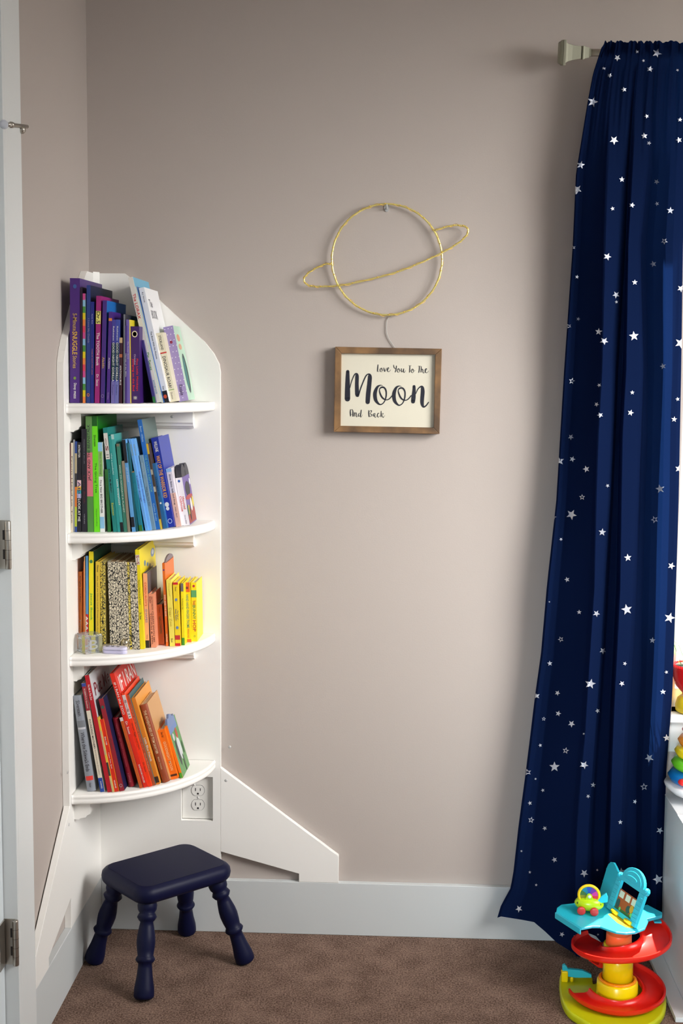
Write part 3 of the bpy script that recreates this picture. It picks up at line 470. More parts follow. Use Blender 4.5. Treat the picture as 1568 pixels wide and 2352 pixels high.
# ------------------------------------------------------------------ small things on the third shelf
z3 = ZS[3]+.0003
M_clear = mat((240, 244, 246), .04, name='clear_acrylic', Transmission_Weight=.85, IOR=1.3)
p = at(206, 1497, 2, z3); c = thing('acrylic_cube', (p.x, p.y, z3), 'small clear engraved cube at the left front of the third shelf', 'cube', rot=(0, 0, math.radians(38)), world=False)
q = MB().box(-.0235, .0235, -.0235, .0235, 0, .0465).build('block', M_clear, None, bevel=.0015); q.parent = c
e = MB()
for i in range(4):
    a = i*math.pi/2; ca, sa = math.cos(a), math.sin(a)
    def rr(x, z, o_=.0242): return (x*ca+o_*sa, x*sa-o_*ca, z)
    v, f, X0, X1, Y0, Y1 = text_geo('ABCD'[i] if i else 'B'); e.raw([rr((p_[0]-X0)/(X1-X0)*.022-.011, .010+(p_[1]-Y0)*.034) for p_ in v], f)
    for k in (0, 1): e.raw([rr(-.0215, .002+.040*k), rr(.0215, .002+.040*k), rr(.0215, .0034+.040*k), rr(-.0215, .0034+.040*k)], [(0, 1, 2, 3)])
q = e.build('engraving', mat((200, 204, 206), .4, Transmission_Weight=.5)); q.parent = c
p = at(288, 1490, 2, z3)
rt = thing('silver_rattle', (p.x, p.y-.002, z3), 'polished silver rattle lying on the third shelf behind the lavender case', 'rattle', rot=(0, 0, math.radians(8)), world=False)
M_silver = mat((196, 186, 160), .16, 1.0, name='polished_silver')
q = MB().ball((0, 0, .0145), (.0115, .0145, .0145)).build('bell', M_silver); q.parent = rt
q = MB().lathe([(.001, 0), (.0032, .002), (.0026, .006), (.0026, .045), (.0036, .049), (.0042, .053), (.001, .055)], (-.010, 0, .0150), (-1, 0, -.09), 14).build('handle', M_silver); q.parent = rt
p = at(264, 1500, 2, z3)
cs = thing('lavender_case', (p.x, p.y, z3), 'small pale lavender oblong case with dark round marks at the third shelf front', 'case', rot=(0, 0, math.radians(-6)), world=False)
def oblong(L_, W_, n=8):
    return [(L_/2-W_/2+W_/2*math.cos(a), W_/2*math.sin(a)) for a in [-math.pi/2+math.pi*k/n for k in range(n+1)]]+[(-L_/2+W_/2+W_/2*math.cos(a), W_/2*math.sin(a)) for a in [math.pi/2+math.pi*k/n for k in range(n+1)]]
q = MB().prism(oblong(.062, .024), 2, 0, .0085).build('tray', mat((206, 202, 232), .3), None, bevel=.002); q.parent = cs
q = MB().prism(oblong(.0624, .0244), 2, .0089, .0165).build('lid', mat((214, 211, 236), .25), None, bevel=.002); q.parent = cs
for x in (-.02, -.006, .008):
    e = MB(); e.prism([(x+.0042*math.cos(a), .0034*math.sin(a)) for a in [2*math.pi*k/14 for k in range(14)]], 2, .0163, .0169)
    q = e.build('button', mat((40, 36, 44), .4)); q.parent = cs

# ------------------------------------------------------------------ navy step stool
FT = [(.2099, -.4133), (.4345, -.1991), (.2544, -.0330), (.0420, -.2210)]
SC = Vector((.232, -.217)); ANG = math.radians(43.0); SL, SW, SZ0, SZ1 = .285, .222, .222, .266
stool = thing('step_stool', (SC.x, SC.y, 0), 'small navy blue wooden stool with turned legs on the carpet under the bookshelf', 'stool', rot=(0, 0, ANG), world=False)
mb = MB(); rings = []
for ins, z in ((.018, SZ0), (.008, SZ0+.003), (.002, SZ0+.011), (0, SZ0+.022), (.002, SZ0+.033), (.008, SZ0+.040), (.016, SZ1), ):
    L_, W_ = SL/2-ins, SW/2-ins; rc_ = .042-ins*.8; ring = []
    for cx_, cy_, a0 in ((L_-rc_, W_-rc_, 0), (-L_+rc_, W_-rc_, 90), (-L_+rc_, -W_+rc_, 180), (L_-rc_, -W_+rc_, 270)):
        for k in range(9):
            a = math.radians(a0+90*k/8); ring.append((cx_+rc_*math.cos(a), cy_+rc_*math.sin(a), z))
    rings.append(ring)
n = len(rings[0]); mb.raw([p for r_ in rings for p in r_], [(i*n+k, i*n+(k+1) % n, (i+1)*n+(k+1) % n, (i+1)*n+k) for i in range(len(rings)-1) for k in range(n)], 0, True)
mb.raw(rings[0], [tuple(range(n))[::-1]]); mb.raw([(x, y, z+.0004) for x, y, z in rings[-1]], [tuple(range(n))])
q = mb.build('seat', M_navy); q.parent = stool
LP = [(r_*1.13, h_) for r_, h_ in [(.013, 0), (.0215, .0), (.0222, .008), (.0215, .026), (.0175, .052), (.0155, .074), (.0150, .084), (.0185, .087), (.0215, .093), (.0190, .099), (.0170, .102), (.0192, .118), (.0205, .135), (.0195, .150), (.0160, .172), (.0140, .182), (.0175, .186), (.0215, .194), (.0185, .201), (.0165, .204), (.0205, .212), (.0215, .222), (.0190, .233), (.0170, .242)]]
for fx, fy in FT:
    d = Vector((fx, fy))-SC; l = Vector((d.x*math.cos(-ANG)-d.y*math.sin(-ANG), d.x*math.sin(-ANG)+d.y*math.cos(-ANG)))
    tpx, tpy = math.copysign(SL/2-.042, l.x), math.copysign(SW/2-.040, l.y)
    base = Vector((l.x, l.y, .004)); topv = Vector((tpx, tpy, SZ0+.008)); ax = topv-base; k_ = ax.length/.242
    q = MB().lathe([(.0195, 0), (.0238, .004)]+[(r_, h_*k_) for r_, h_ in LP[2:]], base, ax, 24).build('leg', M_navy); q.parent = stool

# ------------------------------------------------------------------ planet wire light
M_gold = mat((250, 234, 150), .26, .75, name='gold_wire'); M_cop = mat((232, 186, 60), .4, .3, name='fairy_wire')
YP = -.016
pc = at(888, 595, 1, YP); saturn = thing('planet_wire_light', (pc.x, 0, pc.z), 'gold wire ringed planet light hanging on the wall above the framed sign', 'wall light')
def P(x, y, o_=YP): return at(x, y, 1, o_)
def sm(pts, n=10, closed=False):   # catmull-rom through tuples of any length
    out = []; N_ = len(pts)
    for i in range(N_ if closed else N_-1):
        p0, p1, p2, p3 = (pts[(i+j-1) % N_] if closed else pts[max(0, min(N_-1, i+j-1))] for j in range(4))
        for k in range(n):
            t = k/n; out.append(tuple(.5*((2*b)+(-a+c)*t+(2*a-5*b+4*c-d)*t*t+(-a+3*b-3*c+d)*t**3) for a, b, c, d in zip(p0, p1, p2, p3)))
    if not closed: out.append(tuple(pts[-1]))
    return out
circ = [P(888.5+126.5*math.cos(2*math.pi*k/90), 596+127.5*math.sin(2*math.pi*k/90)) for k in range(90)]
MB().tube(circ, .0026, 10, closed=True).build('planet_hoop', M_gold, saturn)
k_ = 3.484
ringp = [(352, 645), (290, 655), (215, 690), (160, 728), (132, 768), (145, 805), (190, 826), (265, 830), (400, 823), (520, 803), (720, 757), (880, 712), (1010, 662), (1120, 615), (1235, 560), (1330, 505), (1400, 455), (1440, 405), (1440, 365), (1405, 345), (1330, 340), (1250, 358), (1178, 382)]
ring = [P(660+x/k_, 420+y/k_, YP-.005) for x, y in sm(ringp, 6)]
MB().tube(ring, .0024, 10).build('ring_hoop', M_gold, saturn)
def wrap(path, turns, r, rw, closed):
    out = []; N_ = len(path); steps = turns*12
    for i in range(steps+1):
        f = i/steps*(N_ if closed else N_-1); a = int(f); t = f-a
        p0 = path[a % N_] if closed else path[min(a, N_-1)]; p1 = path[(a+1) % N_] if closed else path[min(a+1, N_-1)]
        p = p0.lerp(p1, t); tg = (p1-p0); tg = tg.normalized() if tg.length > 1e-9 else Vector((1, 0, 0)); up = Vector((0, 1, 0)); bi = tg.cross(up)
        g = 2*math.pi*turns*i/steps; out.append(p+(up*math.cos(g)+bi*math.sin(g))*r*(1+.25*math.sin(g*.37)))
    return MB().tube(out, rw, 5)
fw_ = wrap(circ, 24, .0032, .00045, True); w2 = wrap(ring, 22, .0031, .00045, False)
for i in range(24):
    p = circ[int(i*90/24)]; fw_.ball(p+Vector((0, -.0036, .0008)), (.0019, .0015, .0013), 0, 8, 6)
for i in range(22):
    p = ring[int(i*len(ring)/22)]; w2.ball(p+Vector((0, -.0034, .001)), (.0019, .0015, .0013), 0, 8, 6)
for m_ in (fw_, w2): m_.build('fairy_light_string', M_cop, saturn)
hk = P(888, 474, -.0); mb = MB(); mb.prism([(hk.x+.0065*math.cos(a), hk.z+.011*math.sin(a)-.003) for a in [2*math.pi*k/16 for k in range(16)]], 1, -.003, -.0003)
mb.tube([hk+Vector((0, -.003, -.006)), hk+Vector((0, -.012, -.008)), hk+Vector((0, -.018, -.003)), hk+Vector((0, -.019, .003))], .0022, 8)
tag(mb.build('adhesive_hook', mat((222, 224, 224), .12, Transmission_Weight=.5), None, tuple(hk)), 'small clear adhesive hook holding the top of the wire planet', 'hook')
cable = [tuple(P(660+x/k_, 420+y/k_, -.004)) for x, y in ((850, 1058), (820, 1068), (797, 1100), (792, 1150), (795, 1205), (815, 1255), (845, 1300), (870, 1335))]
cable[0] = tuple(P(904, 723.5, -.014))
MB().tube([Vector(p) for p in sm(cable, 6)], .0011, 6).build('cable', mat((178, 176, 170), .4), saturn)

# ------------------------------------------------------------------ framed sign
YF = -.030
M_frame = mat((112, 86, 58), .6, name='stained_frame_wood')
N, L, b = nodes(M_frame); tc = N.new('ShaderNodeTexCoord'); n_ = N.new('ShaderNodeTexNoise'); n_.inputs['Scale'].default_value = 14; n_.inputs['Detail'].default_value = 4
rp = N.new('ShaderNodeValToRGB'); rp.color_ramp.elements[0].position = .35; rp.color_ramp.elements[0].color = (*lin((88, 66, 46)), 1); rp.color_ramp.elements[1].position = .68; rp.color_ramp.elements[1].color = (*lin((150, 112, 70)), 1)
L.new(tc.outputs['Object'], n_.inputs['Vector']); L.new(n_.outputs['Fac'], rp.inputs[0]); L.new(rp.outputs[0], b.inputs['Base Color'])
sg = thing('framed_sign', tuple(at(888, 896, 1, 0)), 'brown wooden framed cream sign with black brush lettering below the wire planet', 'sign')
S1_ = 6.03
def Q(x, y, o_=YF): p = at(760+x/S1_, 790+y/S1_, 1, o_); return p
O_ = [Q(57, 38), Q(1535, 66), Q(1502, 1248), Q(37, 1216)]; I_ = [Q(143, 130), Q(1443, 148), Q(1422, 1160), Q(132, 1135)]
for i in range(4):
    j = (i+1) % 4; f4 = [O_[i], O_[j], I_[j], I_[i]]; mb = MB()
    v = [tuple(p) for p in f4]+[(p.x, -.003, p.z) for p in f4]; mb.raw(v, [(0, 3, 2, 1), (4, 5, 6, 7), (0, 1, 5, 4), (1, 2, 6, 5), (2, 3, 7, 6), (3, 0, 4, 7)])
    mb.build('frame_rail', M_frame, sg, bevel=.0012)
YB = -.020
ib = [Vector((p.x, YB, p.z)) for p in I_]; ctr = sum(ib, Vector())/4; ib = [ctr+(p-ctr)*1.01 for p in ib]
mb = MB(); mb.raw([tuple(p) for p in ib]+[(p.x, -.004, p.z) for p in ib], [(0, 3, 2, 1), (4, 5, 6, 7), (0, 1, 5, 4), (1, 2, 6, 5), (2, 3, 7, 6), (3, 0, 4, 7)])
mb.build('panel', bumpy(mat((216, 211, 192), .6, name='cream_canvas'), 300, .2, .0004), sg)
def strokes(S, ox, oy, sc_):
    mb = MB()
    for st_ in S:
        q = sm(st_, 8); n = len(q); lf, rg = [], []
        for i, (x, y, w_) in enumerate(q):
            a = q[max(i-1, 0)]; b_ = q[min(i+1, n-1)]; dx, dy = b_[0]-a[0], b_[1]-a[1]; l = math.hypot(dx, dy) or 1; nx, ny = -dy/l, dx/l
            lf.append((x+nx*w_/2, y+ny*w_/2)); rg.append((x-nx*w_/2, y-ny*w_/2))
        def g(pt): return at(ox+pt[0]/sc_, oy+pt[1]/sc_, 1, YB-.0006)
        for i in range(n-1): mb.face([g(lf[i]), g(rg[i]), g(rg[i+1]), g(lf[i+1])])
        for (x, y, w_) in (q[0], q[-1]):
            mb.face([g((x+w_/2*math.cos(a), y+w_/2*math.sin(a))) for a in [2*math.pi*k/12 for k in range(12)]])
    return mb
MOON = [[(232, 382, 44), (230, 480, 56), (229, 640, 70), (228, 760, 74)], [(262, 610, 8), (285, 520, 12), (320, 435, 14), (345, 412, 20), (360, 440, 46), (358, 560, 50), (362, 690, 54), (368, 712, 46)],
 [(385, 700, 16), (420, 590, 16), (480, 450, 16), (518, 418, 18), (538, 450, 52), (530, 560, 58), (515, 700, 62), (508, 805, 58)],
 [(718, 578, 3), (680, 573, 14), (640, 600, 32), (610, 680, 50), (617, 770, 46), (655, 825, 26), (692, 838, 16), (735, 805, 14), (762, 730, 18), (762, 650, 20), (735, 605, 22), (698, 602, 22), (672, 630, 12), (680, 685, 20), (712, 745, 22), (760, 773, 14), (805, 762, 14), (848, 715, 14)],
 [(978, 588, 3), (940, 583, 14), (900, 610, 32), (872, 690, 50), (879, 780, 46), (917, 835, 26), (952, 848, 16), (995, 815, 14), (1022, 740, 18), (1022, 660, 20), (995, 615, 22), (958, 612, 22), (932, 640, 12), (942, 695, 20), (974, 755, 22), (1022, 780, 14), (1067, 765, 14), (1110, 715, 14)],
 [(1150, 588, 38), (1150, 650, 46), (1142, 740, 58), (1136, 798, 54)], [(1175, 690, 8), (1200, 630, 14), (1235, 595, 18), (1262, 600, 40), (1270, 660, 52), (1262, 760, 52), (1262, 825, 46), (1280, 870, 26), (1315, 855, 18), (1350, 808, 14)]]
LOVE = [[(145, 145, 18), (138, 220, 26), (130, 312, 22)], [(130, 318, 8), (185, 314, 6)], [(235, 222, 10), (200, 260, 18), (205, 310, 14), (240, 320, 8), (262, 280, 8), (245, 238, 14), (232, 258, 8), (250, 290, 8), (290, 280, 6)], [(295, 225, 16), (308, 280, 22), (320, 318, 16), (345, 270, 8), (362, 228, 8)], [(382, 282, 8), (422, 240, 10), (412, 215, 14), (388, 245, 22), (386, 292, 24), (410, 322, 12), (445, 310, 8), (470, 268, 6)],
 [(548, 152, 16), (555, 200, 18), (578, 240, 14), (605, 225, 8), (622, 168, 16), (608, 260, 20), (588, 332, 18)], [(675, 238, 12), (640, 275, 18), (648, 325, 14), (685, 335, 8), (706, 290, 8), (688, 250, 14), (676, 270, 8), (695, 300, 8), (738, 290, 6)], [(748, 245, 18), (745, 300, 20), (762, 328, 14), (790, 290, 8), (805, 245, 18), (800, 310, 20), (820, 345, 10), (855, 288, 6)],
 [(935, 165, 8), (1000, 168, 8)], [(963, 172, 18), (962, 250, 22), (955, 335, 20)], [(1035, 248, 12), (1000, 285, 18), (1008, 335, 14), (1045, 345, 8), (1066, 300, 8), (1048, 260, 14), (1036, 285, 8), (1055, 308, 8), (1102, 292, 6)], [(1180, 175, 8), (1250, 180, 8)], [(1210, 182, 18), (1207, 260, 24), (1195, 340, 20)],
 [(1260, 190, 14), (1258, 260, 20), (1250, 335, 18)], [(1258, 290, 8), (1285, 255, 12), (1300, 280, 18), (1300, 330, 18), (1325, 358, 10), (1352, 318, 6)], [(1352, 302, 8), (1398, 265, 10), (1388, 240, 14), (1362, 268, 22), (1360, 318, 24), (1385, 350, 12), (1420, 338, 8), (1448, 298, 6)]]
BACK = [[(208, 150, 16), (206, 250, 34), (212, 362, 28)], [(215, 180, 8), (260, 150, 14), (286, 195, 26), (290, 280, 34), (290, 372, 28)], [(215, 305, 8), (290, 305, 8)], [(338, 245, 18), (338, 310, 24), (335, 372, 22)], [(345, 310, 8), (385, 250, 14), (400, 285, 26), (395, 350, 26), (415, 395, 12), (448, 355, 6)], [(520, 262, 8), (475, 300, 22), (468, 360, 26), (500, 375, 10), (532, 310, 10)], [(562, 170, 24), (550, 270, 28), (538, 360, 26), (552, 400, 14), (608, 318, 6)],
 [(808, 172, 14), (810, 270, 32), (820, 382, 30)], [(815, 240, 8), (868, 180, 12), (900, 200, 24), (872, 260, 14), (848, 288, 8)], [(850, 290, 8), (900, 315, 22), (888, 368, 18), (842, 385, 10)], [(1008, 272, 8), (962, 300, 22), (955, 360, 24), (985, 358, 10), (1008, 300, 10)], [(1015, 282, 18), (1002, 365, 22), (1025, 410, 12), (1062, 358, 6)], [(1140, 292, 8), (1128, 266, 14), (1096, 305, 26), (1094, 365, 26), (1122, 405, 12), (1185, 348, 6)], [(1215, 207, 20), (1212, 300, 26), (1212, 388, 26)], [(1218, 320, 8), (1262, 272, 10), (1282, 292, 14), (1240, 330, 8)], [(1238, 332, 8), (1260, 370, 18), (1282, 415, 12), (1335, 343, 6)]]
M_ink = mat((24, 26, 40), .5)
for nm, S, a in (('lettering', MOON, (760, 790, 6.03)), ('lettering', LOVE, (855, 825, 11.2)), ('lettering', BACK, (790, 930, 14.25))): strokes(S, *a).build(nm, M_ink, sg)

# ------------------------------------------------------------------ curtain rod and star curtain
YR = -.085; zr = at(1330, 121, 1, YR).z; xr0 = at(1362, 121, 1, YR).x
rod = thing('curtain_rod', (xr0, YR, zr), 'brushed nickel curtain rod with a square flared finial above the star curtain', 'curtain rod')
MB().lathe([(.0088, 0), (.0088, 1.28)], (xr0-.012, YR, zr), (1, 0, 0), 20).build('pole', M_nickel, rod)
xf = lambda px: at(px, 121, 1, YR).x
fp = [(1283, .024), (1288, .0285), (1290, .0285), (1290.5, .031), (1296.5, .031), (1297, .0245), (1302, .0215), (1312, .0185), (1322, .0165), (1332.5, .0145), (1332.6, .0105), (1335.5, .0105), (1335.6, .0165), (1338, .0168), (1341, .0150), (1351, .0125), (1352, .0095), (1356, .0095)]
mb = MB().lathe([(r_*1.36, xf(px)-xf(1283)) for px, r_ in fp], (xf(1283), YR, zr), (1, 0, 0), 4, sm=False, phase=math.pi/4+.22)
mb.build('finial', bumpy(mat((142, 141, 122), .5, .35, name='pewter_finial'), 300, .2, .0003), rod, bevel=.0008)
MB().box(2.5, 2.512, YR-.004, -.001, zr-.014, zr-.004).box(1.452, 1.464, YR-.004, -.001, zr-.02, zr-.0095).build('bracket', M_nickel, rod)
TB = [(105, (1382, 1420, 1462, 1470, 1500, 1508, 1590)), (170, (1361, 1408, 1455, 1463, 1497, 1504, 1585)), (240, (1348, 1400, 1450, 1456, 1492, 1500, 1580)), (400, (1322, 1390, 1440, 1446, 1485, 1496, 1574)), (560, (1315, 1385, 1435, 1438, 1468, 1482, 1568)), (850, (1295, 1379, 1415, 1431, 1475, 1486, 1564)),
 (1000, (1286, 1370, 1410, 1422, 1471, 1482, 1561)), (1150, (1277, 1366, 1403, 1420, 1465, 1480, 1558)), (1350, (1255, 1362, 1390, 1418, 1457, 1475, 1552)), (1500, (1242, 1352, 1381, 1411, 1449, 1470, 1547)), (1600, (1228, 1346, 1374, 1406, 1443, 1466, 1543)), (1700, (1216, 1340, 1367, 1402, 1437, 1463, 1535)), (1780, (1206, 1332, 1361, 1399, 1434, 1460, 1529)), (1900, (1190, 1322, 1353, 1396, 1430, 1460, 1526)), (2000, (1179, 1318, 1350, 1393, 1429, 1460, 1524)), (2040, (1172, 1318, 1350, 1393, 1429, 1460, 1524)), (2080, (1150, 1318, 1350, 1393, 1429, 1460, 1523)), (2110, (1141, 1318, 1349, 1393, 1429, 1460, 1522)), (2230, (1135, 1318, 1349, 1393, 1429, 1460, 1520))]
UK = [0, .27, .45, .52, .655, .70, 1]
DK = [(0, .012), (.012, .018), (.035, .004), (.07, .003), (.25, .052), (.272, .062), (.29, .064), (.44, .030), (.455, .018), (.468, .0), (.51, .0), (.525, .044), (.54, .052), (.64, .034), (.655, .022), (.67, .0), (.705, .0), (.76, .018), (.86, .040), (.92, .040), (.97, .026), (1, .008)]
def interp(x, T_):
    if x <= T_[0][0]: return T_[0][1]
    for (a, va), (b_, vb) in zip(T_, T_[1:]):
        if x <= b_:
            t = (x-a)/(b_-a)
            return tuple(p+(q-p)*t for p, q in zip(va, vb)) if isinstance(va, tuple) else va+(vb-va)*t
    return T_[-1][1]
def sst(a, b_, x): t = max(0, min(1, (x-a)/(b_-a))); return t*t*(3-2*t)
HEM = [(0, 2107), (.11, 2112), (.30, 2122), (.42, 2145), (.55, 2175), (.68, 2196), (.99, 2200), (1.0, 2143)]
def hem(u):
    if u <= .27:    return interp(u, [(0, 2108), (.012, 2105), (.09, 2113), (.13, 2118), (.17, 2140), (.21, 2165), (.27, 2190)])
    return interp(u, [(.27, 2190), (.30, 2196), (.447, 2204), (.452, 2143), (.48, 2150), (.505, 2168), (.53, 2190), (.60, 2203), (1, 2206)])
def topy(u): return 104-5*abs(math.sin(u*math.pi*9+.6*math.sin(u*11)))-2.5*abs(math.sin(u*math.pi*21+1))-4*sst(0, .06, u)*sst(1.0, .85, u)+8*sst(.06, 0, u)
def cs_(u, py):
    ks = interp(py, TB); px = interp(u, list(zip(UK, ks)))
    wt = sst(420, 120, py); d0 = 1.25*interp(u, DK)
    d1 = .022+.008*math.sin(u*2*math.pi*8.5+1.6*math.sin(u*9))+.004*math.sin(u*2*math.pi*21+1+2*math.sin(u*5))
    flare = .05*sst(1900, 2110, py)*sst(.22, 0, u)*0
    d = d0*(1-wt)+d1*wt+.004*math.sin(py*.011+u*9)*sst(400, 900, py)
    d *= .45+.55*sst(110, 700, py) if wt < 1 else 1
    d = max(d, .0125*sst(180, 150, py))
    yy = YR-d+.028*sst(300, 900, py); p = at(px, py, 1, yy); return Vector((p.x, yy, max(p.z, .006)))
def u_at(px, py):
    ks = interp(py, TB); return interp(px, list(zip(ks, UK)))
NU, NV = 260, 150; v = []
for j in range(NV+1):
    for i in range(NU+1):
        u = i/NU; t0, t1 = topy(u), hem(u); v.append(cs_(u, t0+(t1-t0)*(j/NV)**1.0))
mb = MB(); mb.raw(v, [(j*(NU+1)+i, (j+1)*(NU+1)+i, (j+1)*(NU+1)+i+1, j*(NU+1)+i+1) for j in range(NV) for i in range(NU)], 0, True)
ST = []
def add(ox, oy, s_, L_):
    for t in L_: ST.append((ox+t[0]/s_, oy+t[1]/s_, t[2]/s_, len(t) > 3))
add(1240, 60, 4.704, [(832, 345, 38), (1045, 275, 22), (1262, 295, 55), (1115, 375, 18), (1185, 465, 35), (1483, 475, 18), (687, 457, 20), (750, 535, 25), (905, 687, 28), (568, 820, 62), (1150, 975, 25), (1508, 1013, 25), (795, 1235, 50), (1123, 1187, 35), (1170, 1265, 25), (1497, 1232, 33), (437, 1500, 45), (395, 1765, 55), (880, 1658, 32), (1260, 1683, 30), (778, 1973, 25), (990, 1935, 30), (1265, 1920, 25), (1405, 1993, 40), (1343, 2325, 35, 1)])
add(1268, 550, 5.227, [(250, 95, 25, 1), (657, 207, 48), (1215, 295, 40), (295, 450, 25), (760, 665, 45), (985, 515, 35), (1535, 590, 45), (765, 750, 22), (315, 955, 25), (195, 1040, 28, 1), (560, 1107, 45), (620, 1220, 48), (975, 1160, 60), (1530, 1245, 70), (1330, 1522, 37), (235, 1700, 42, 1), (565, 1750, 25), (955, 1837, 28), (535, 1980, 30), (1498, 1917, 27), (935, 2080, 40)])
add(1228, 950, 4.612, [(690, 15, 30), (1470, 60, 33), (383, 248, 33), (257, 500, 50), (400, 482, 33), (547, 587, 38), (1518, 583, 42), (765, 763, 22), (503, 885, 33, 1), (390, 1070, 58), (1327, 797, 48), (205, 1095, 25, 1), (1270, 1122, 40, 1), (708, 1255, 42), (275, 1330, 20), (980, 1525, 42), (1440, 1612, 40), (343, 1757, 30), (1530, 980, 20)])
add(1200, 1350, 4.356, [(262, 140, 10), (567, 243, 25), (733, 257, 36), (1037, 217, 57), (1465, 300, 55), (383, 515, 30, 1), (1300, 525, 32), (797, 630, 35), (270, 755, 28), (1018, 757, 22), (1433, 843, 20), (675, 960, 52), (988, 957, 30), (1400, 1040, 30), (350, 1052, 28), (135, 1080, 35), (358, 1257, 30), (745, 1230, 25), (210, 1310, 22, 1), (490, 1360, 37), (1435, 1500, 38), (613, 1460, 12), (175, 1575, 20), (432, 1628, 34, 1), (1268, 1702, 45)])
add(1140, 1740, 3.92, [(523, 82, 48), (785, 65, 38), (280, 130, 30, 1), (350, 190, 12), (418, 293, 18), (865, 245, 25), (820, 347, 20), (1330, 262, 35, 1), (1245, 395, 22), (298, 408, 22), (310, 560, 30, 1), (435, 635, 22), (1110, 580, 22), (1465, 655, 33), (168, 760, 12), (220, 840, 12), (523, 918, 27), (300, 1030, 15), (785, 1040, 38), (1120, 1025, 35), (905, 1010, 12), (1450, 1095, 48), (358, 1145, 14), (202, 1360, 34), (740, 1615, 48), (590, 1590, 25), (912, 1590, 12)])
def on_curtain(x, y):
    u = u_at(x, y)
    if u < .004 or u > .996: u = max(.004, min(.996, u))
    y = min(y, hem(u)-2); e_ = .003
    p = cs_(u, y); a = cs_(min(1, u+e_), y)-cs_(max(0, u-e_), y); b_ = cs_(u, y+4)-cs_(u, y-4); n = a.cross(b_); n.normalize()
    if n.y > 0: n = -n
    return p+n*.0013+Vector((0, -.0006, 0))
for i, (x, y, r, o_) in enumerate(ST):
    rot = (i*1.7) % 1.2-.6; r *= 1.0
    P5 = []
    for k in range(10):
        a = rot-math.pi/2+math.pi*k/5; rr_ = r if k % 2 == 0 else r*.42; P5.append((x+rr_*math.cos(a), y+rr_*math.sin(a)))
    n = 3
    for k in range(10):
        A, B_ = P5[k], P5[(k+1) % 10]; C_ = (x, y)
        if o_:
            A2 = tuple(c_+(a_-c_)*.58 for a_, c_ in zip(A, C_)); B2 = tuple(c_+(a_-c_)*.58 for a_, c_ in zip(B_, C_))
            for s in range(n):
                f0, f1 = s/n, (s+1)/n; q = [tuple(p+(q_-p)*f for p, q_ in zip(a_, b_)) for a_, b_, f in ((A, B_, f0), (A, B_, f1), (A2, B2, f1), (A2, B2, f0))]
                mb.face([on_curtain(*t) for t in q], 1)
        else:
            g = lambda a_, b_: tuple(A[t]*a_+B_[t]*b_+C_[t]*(1-a_-b_) for t in (0, 1))
            for s in range(n):
                for t in range(n-s):
                    mb.face([on_curtain(*g(*w_)) for w_ in ((s/n, t/n), ((s+1)/n, t/n), (s/n, (t+1)/n))], 1)
                    if s+t < n-1: mb.face([on_curtain(*g(*w_)) for w_ in (((s+1)/n, t/n), ((s+1)/n, (t+1)/n), (s/n, (t+1)/n))], 1)
M_curt = bpy.data.materials.new('navy_curtain_cloth'); M_curt.use_nodes = True
N, L, b = nodes(M_curt); b.inputs['Base Color'].default_value = (*lin((11, 22, 50)), 1); b.inputs['Roughness'].default_value = .9; b.inputs['Specular IOR Level'].default_value = .0
tr = N.new('ShaderNodeBsdfTranslucent'); tr.inputs[0].default_value = (*lin((60, 120, 235)), 1); mx = N.new('ShaderNodeMixShader'); mx.inputs[0].default_value = .045
L.new(b.outputs[0], mx.inputs[1]); L.new(tr.outputs[0], mx.inputs[2]); L.new(mx.outputs[0], N['Material Output'].inputs[0])
tc = N.new('ShaderNodeTexCoord'); n_ = N.new('ShaderNodeTexNoise'); n_.inputs['Scale'].default_value = 700; bu = N.new('ShaderNodeBump'); bu.inputs['Strength'].default_value = .15; bu.inputs['Distance'].default_value = .0005
L.new(tc.outputs['Object'], n_.inputs['Vector']); L.new(n_.outputs['Fac'], bu.inputs['Height']); L.new(bu.outputs[0], b.inputs['Normal'])
M_foil = mat((205, 210, 222), .38, .55, name='silver_foil')
cu = mb.build('curtain', [M_curt, M_foil], None, (1.38, YR, zr)); tag(cu, 'navy curtain printed with silver stars hanging from the rod to the carpet', 'curtain')

# ------------------------------------------------------------------ low white cabinet at the right
M_cab = mat((236, 238, 240), .35, name='white_cabinet_paint')
cab = thing('low_cabinet', (2.0, -.25, 0), 'low white cabinet at the right edge carrying the ring stacker', 'cabinet')
MB().box(1.518, 2.66, -.44, -.001, .0, .428).build('body', M_cab, cab, bevel=.002)
MB().box(1.5165, 2.662, -.442, -.001, .4285, .4305).build('top_panel', M_cab, cab, bevel=.0008)
MB().box(1.481, 1.5175, -.444, -.02, .0, .012).build('plinth', M_trim, cab, bevel=.001)

# ------------------------------------------------------------------ ring stacker, tub and plant
TL = math.radians(4); SX, SY = 1.586, -.105
stk = thing('ring_stacker', (SX, SY, .431), 'rainbow stacking rings on a white rocking base on the low cabinet', 'stacking toy', rot=(0, TL, 0), world=False)
def child(mb_, name, m_, par, **k): q_ = mb_.build(name, m_, None, **k); q_.parent = par; return q_
child(MB().lathe([(.004, .0), (.03, .003), (.06, .014), (.078, .028), (.082, .036), (.080, .041), (.004, .041)], seg=40), 'rocking_base', mat((232, 230, 232), .35), stk)
zz = .041
def torus(R_, r_, z_, hh):
    return [(R_-r_*.95, z_), (R_-r_, z_-hh*.3), (R_-r_*.5, z_-hh*.5), (R_, z_-hh*.5), (R_+r_*.7, z_-hh*.38), (R_+r_, z_), (R_+r_*.7, z_+hh*.38), (R_, z_+hh*.5), (R_-r_*.5, z_+hh*.5), (R_-r_, z_+hh*.3), (R_-r_*.95, z_)]
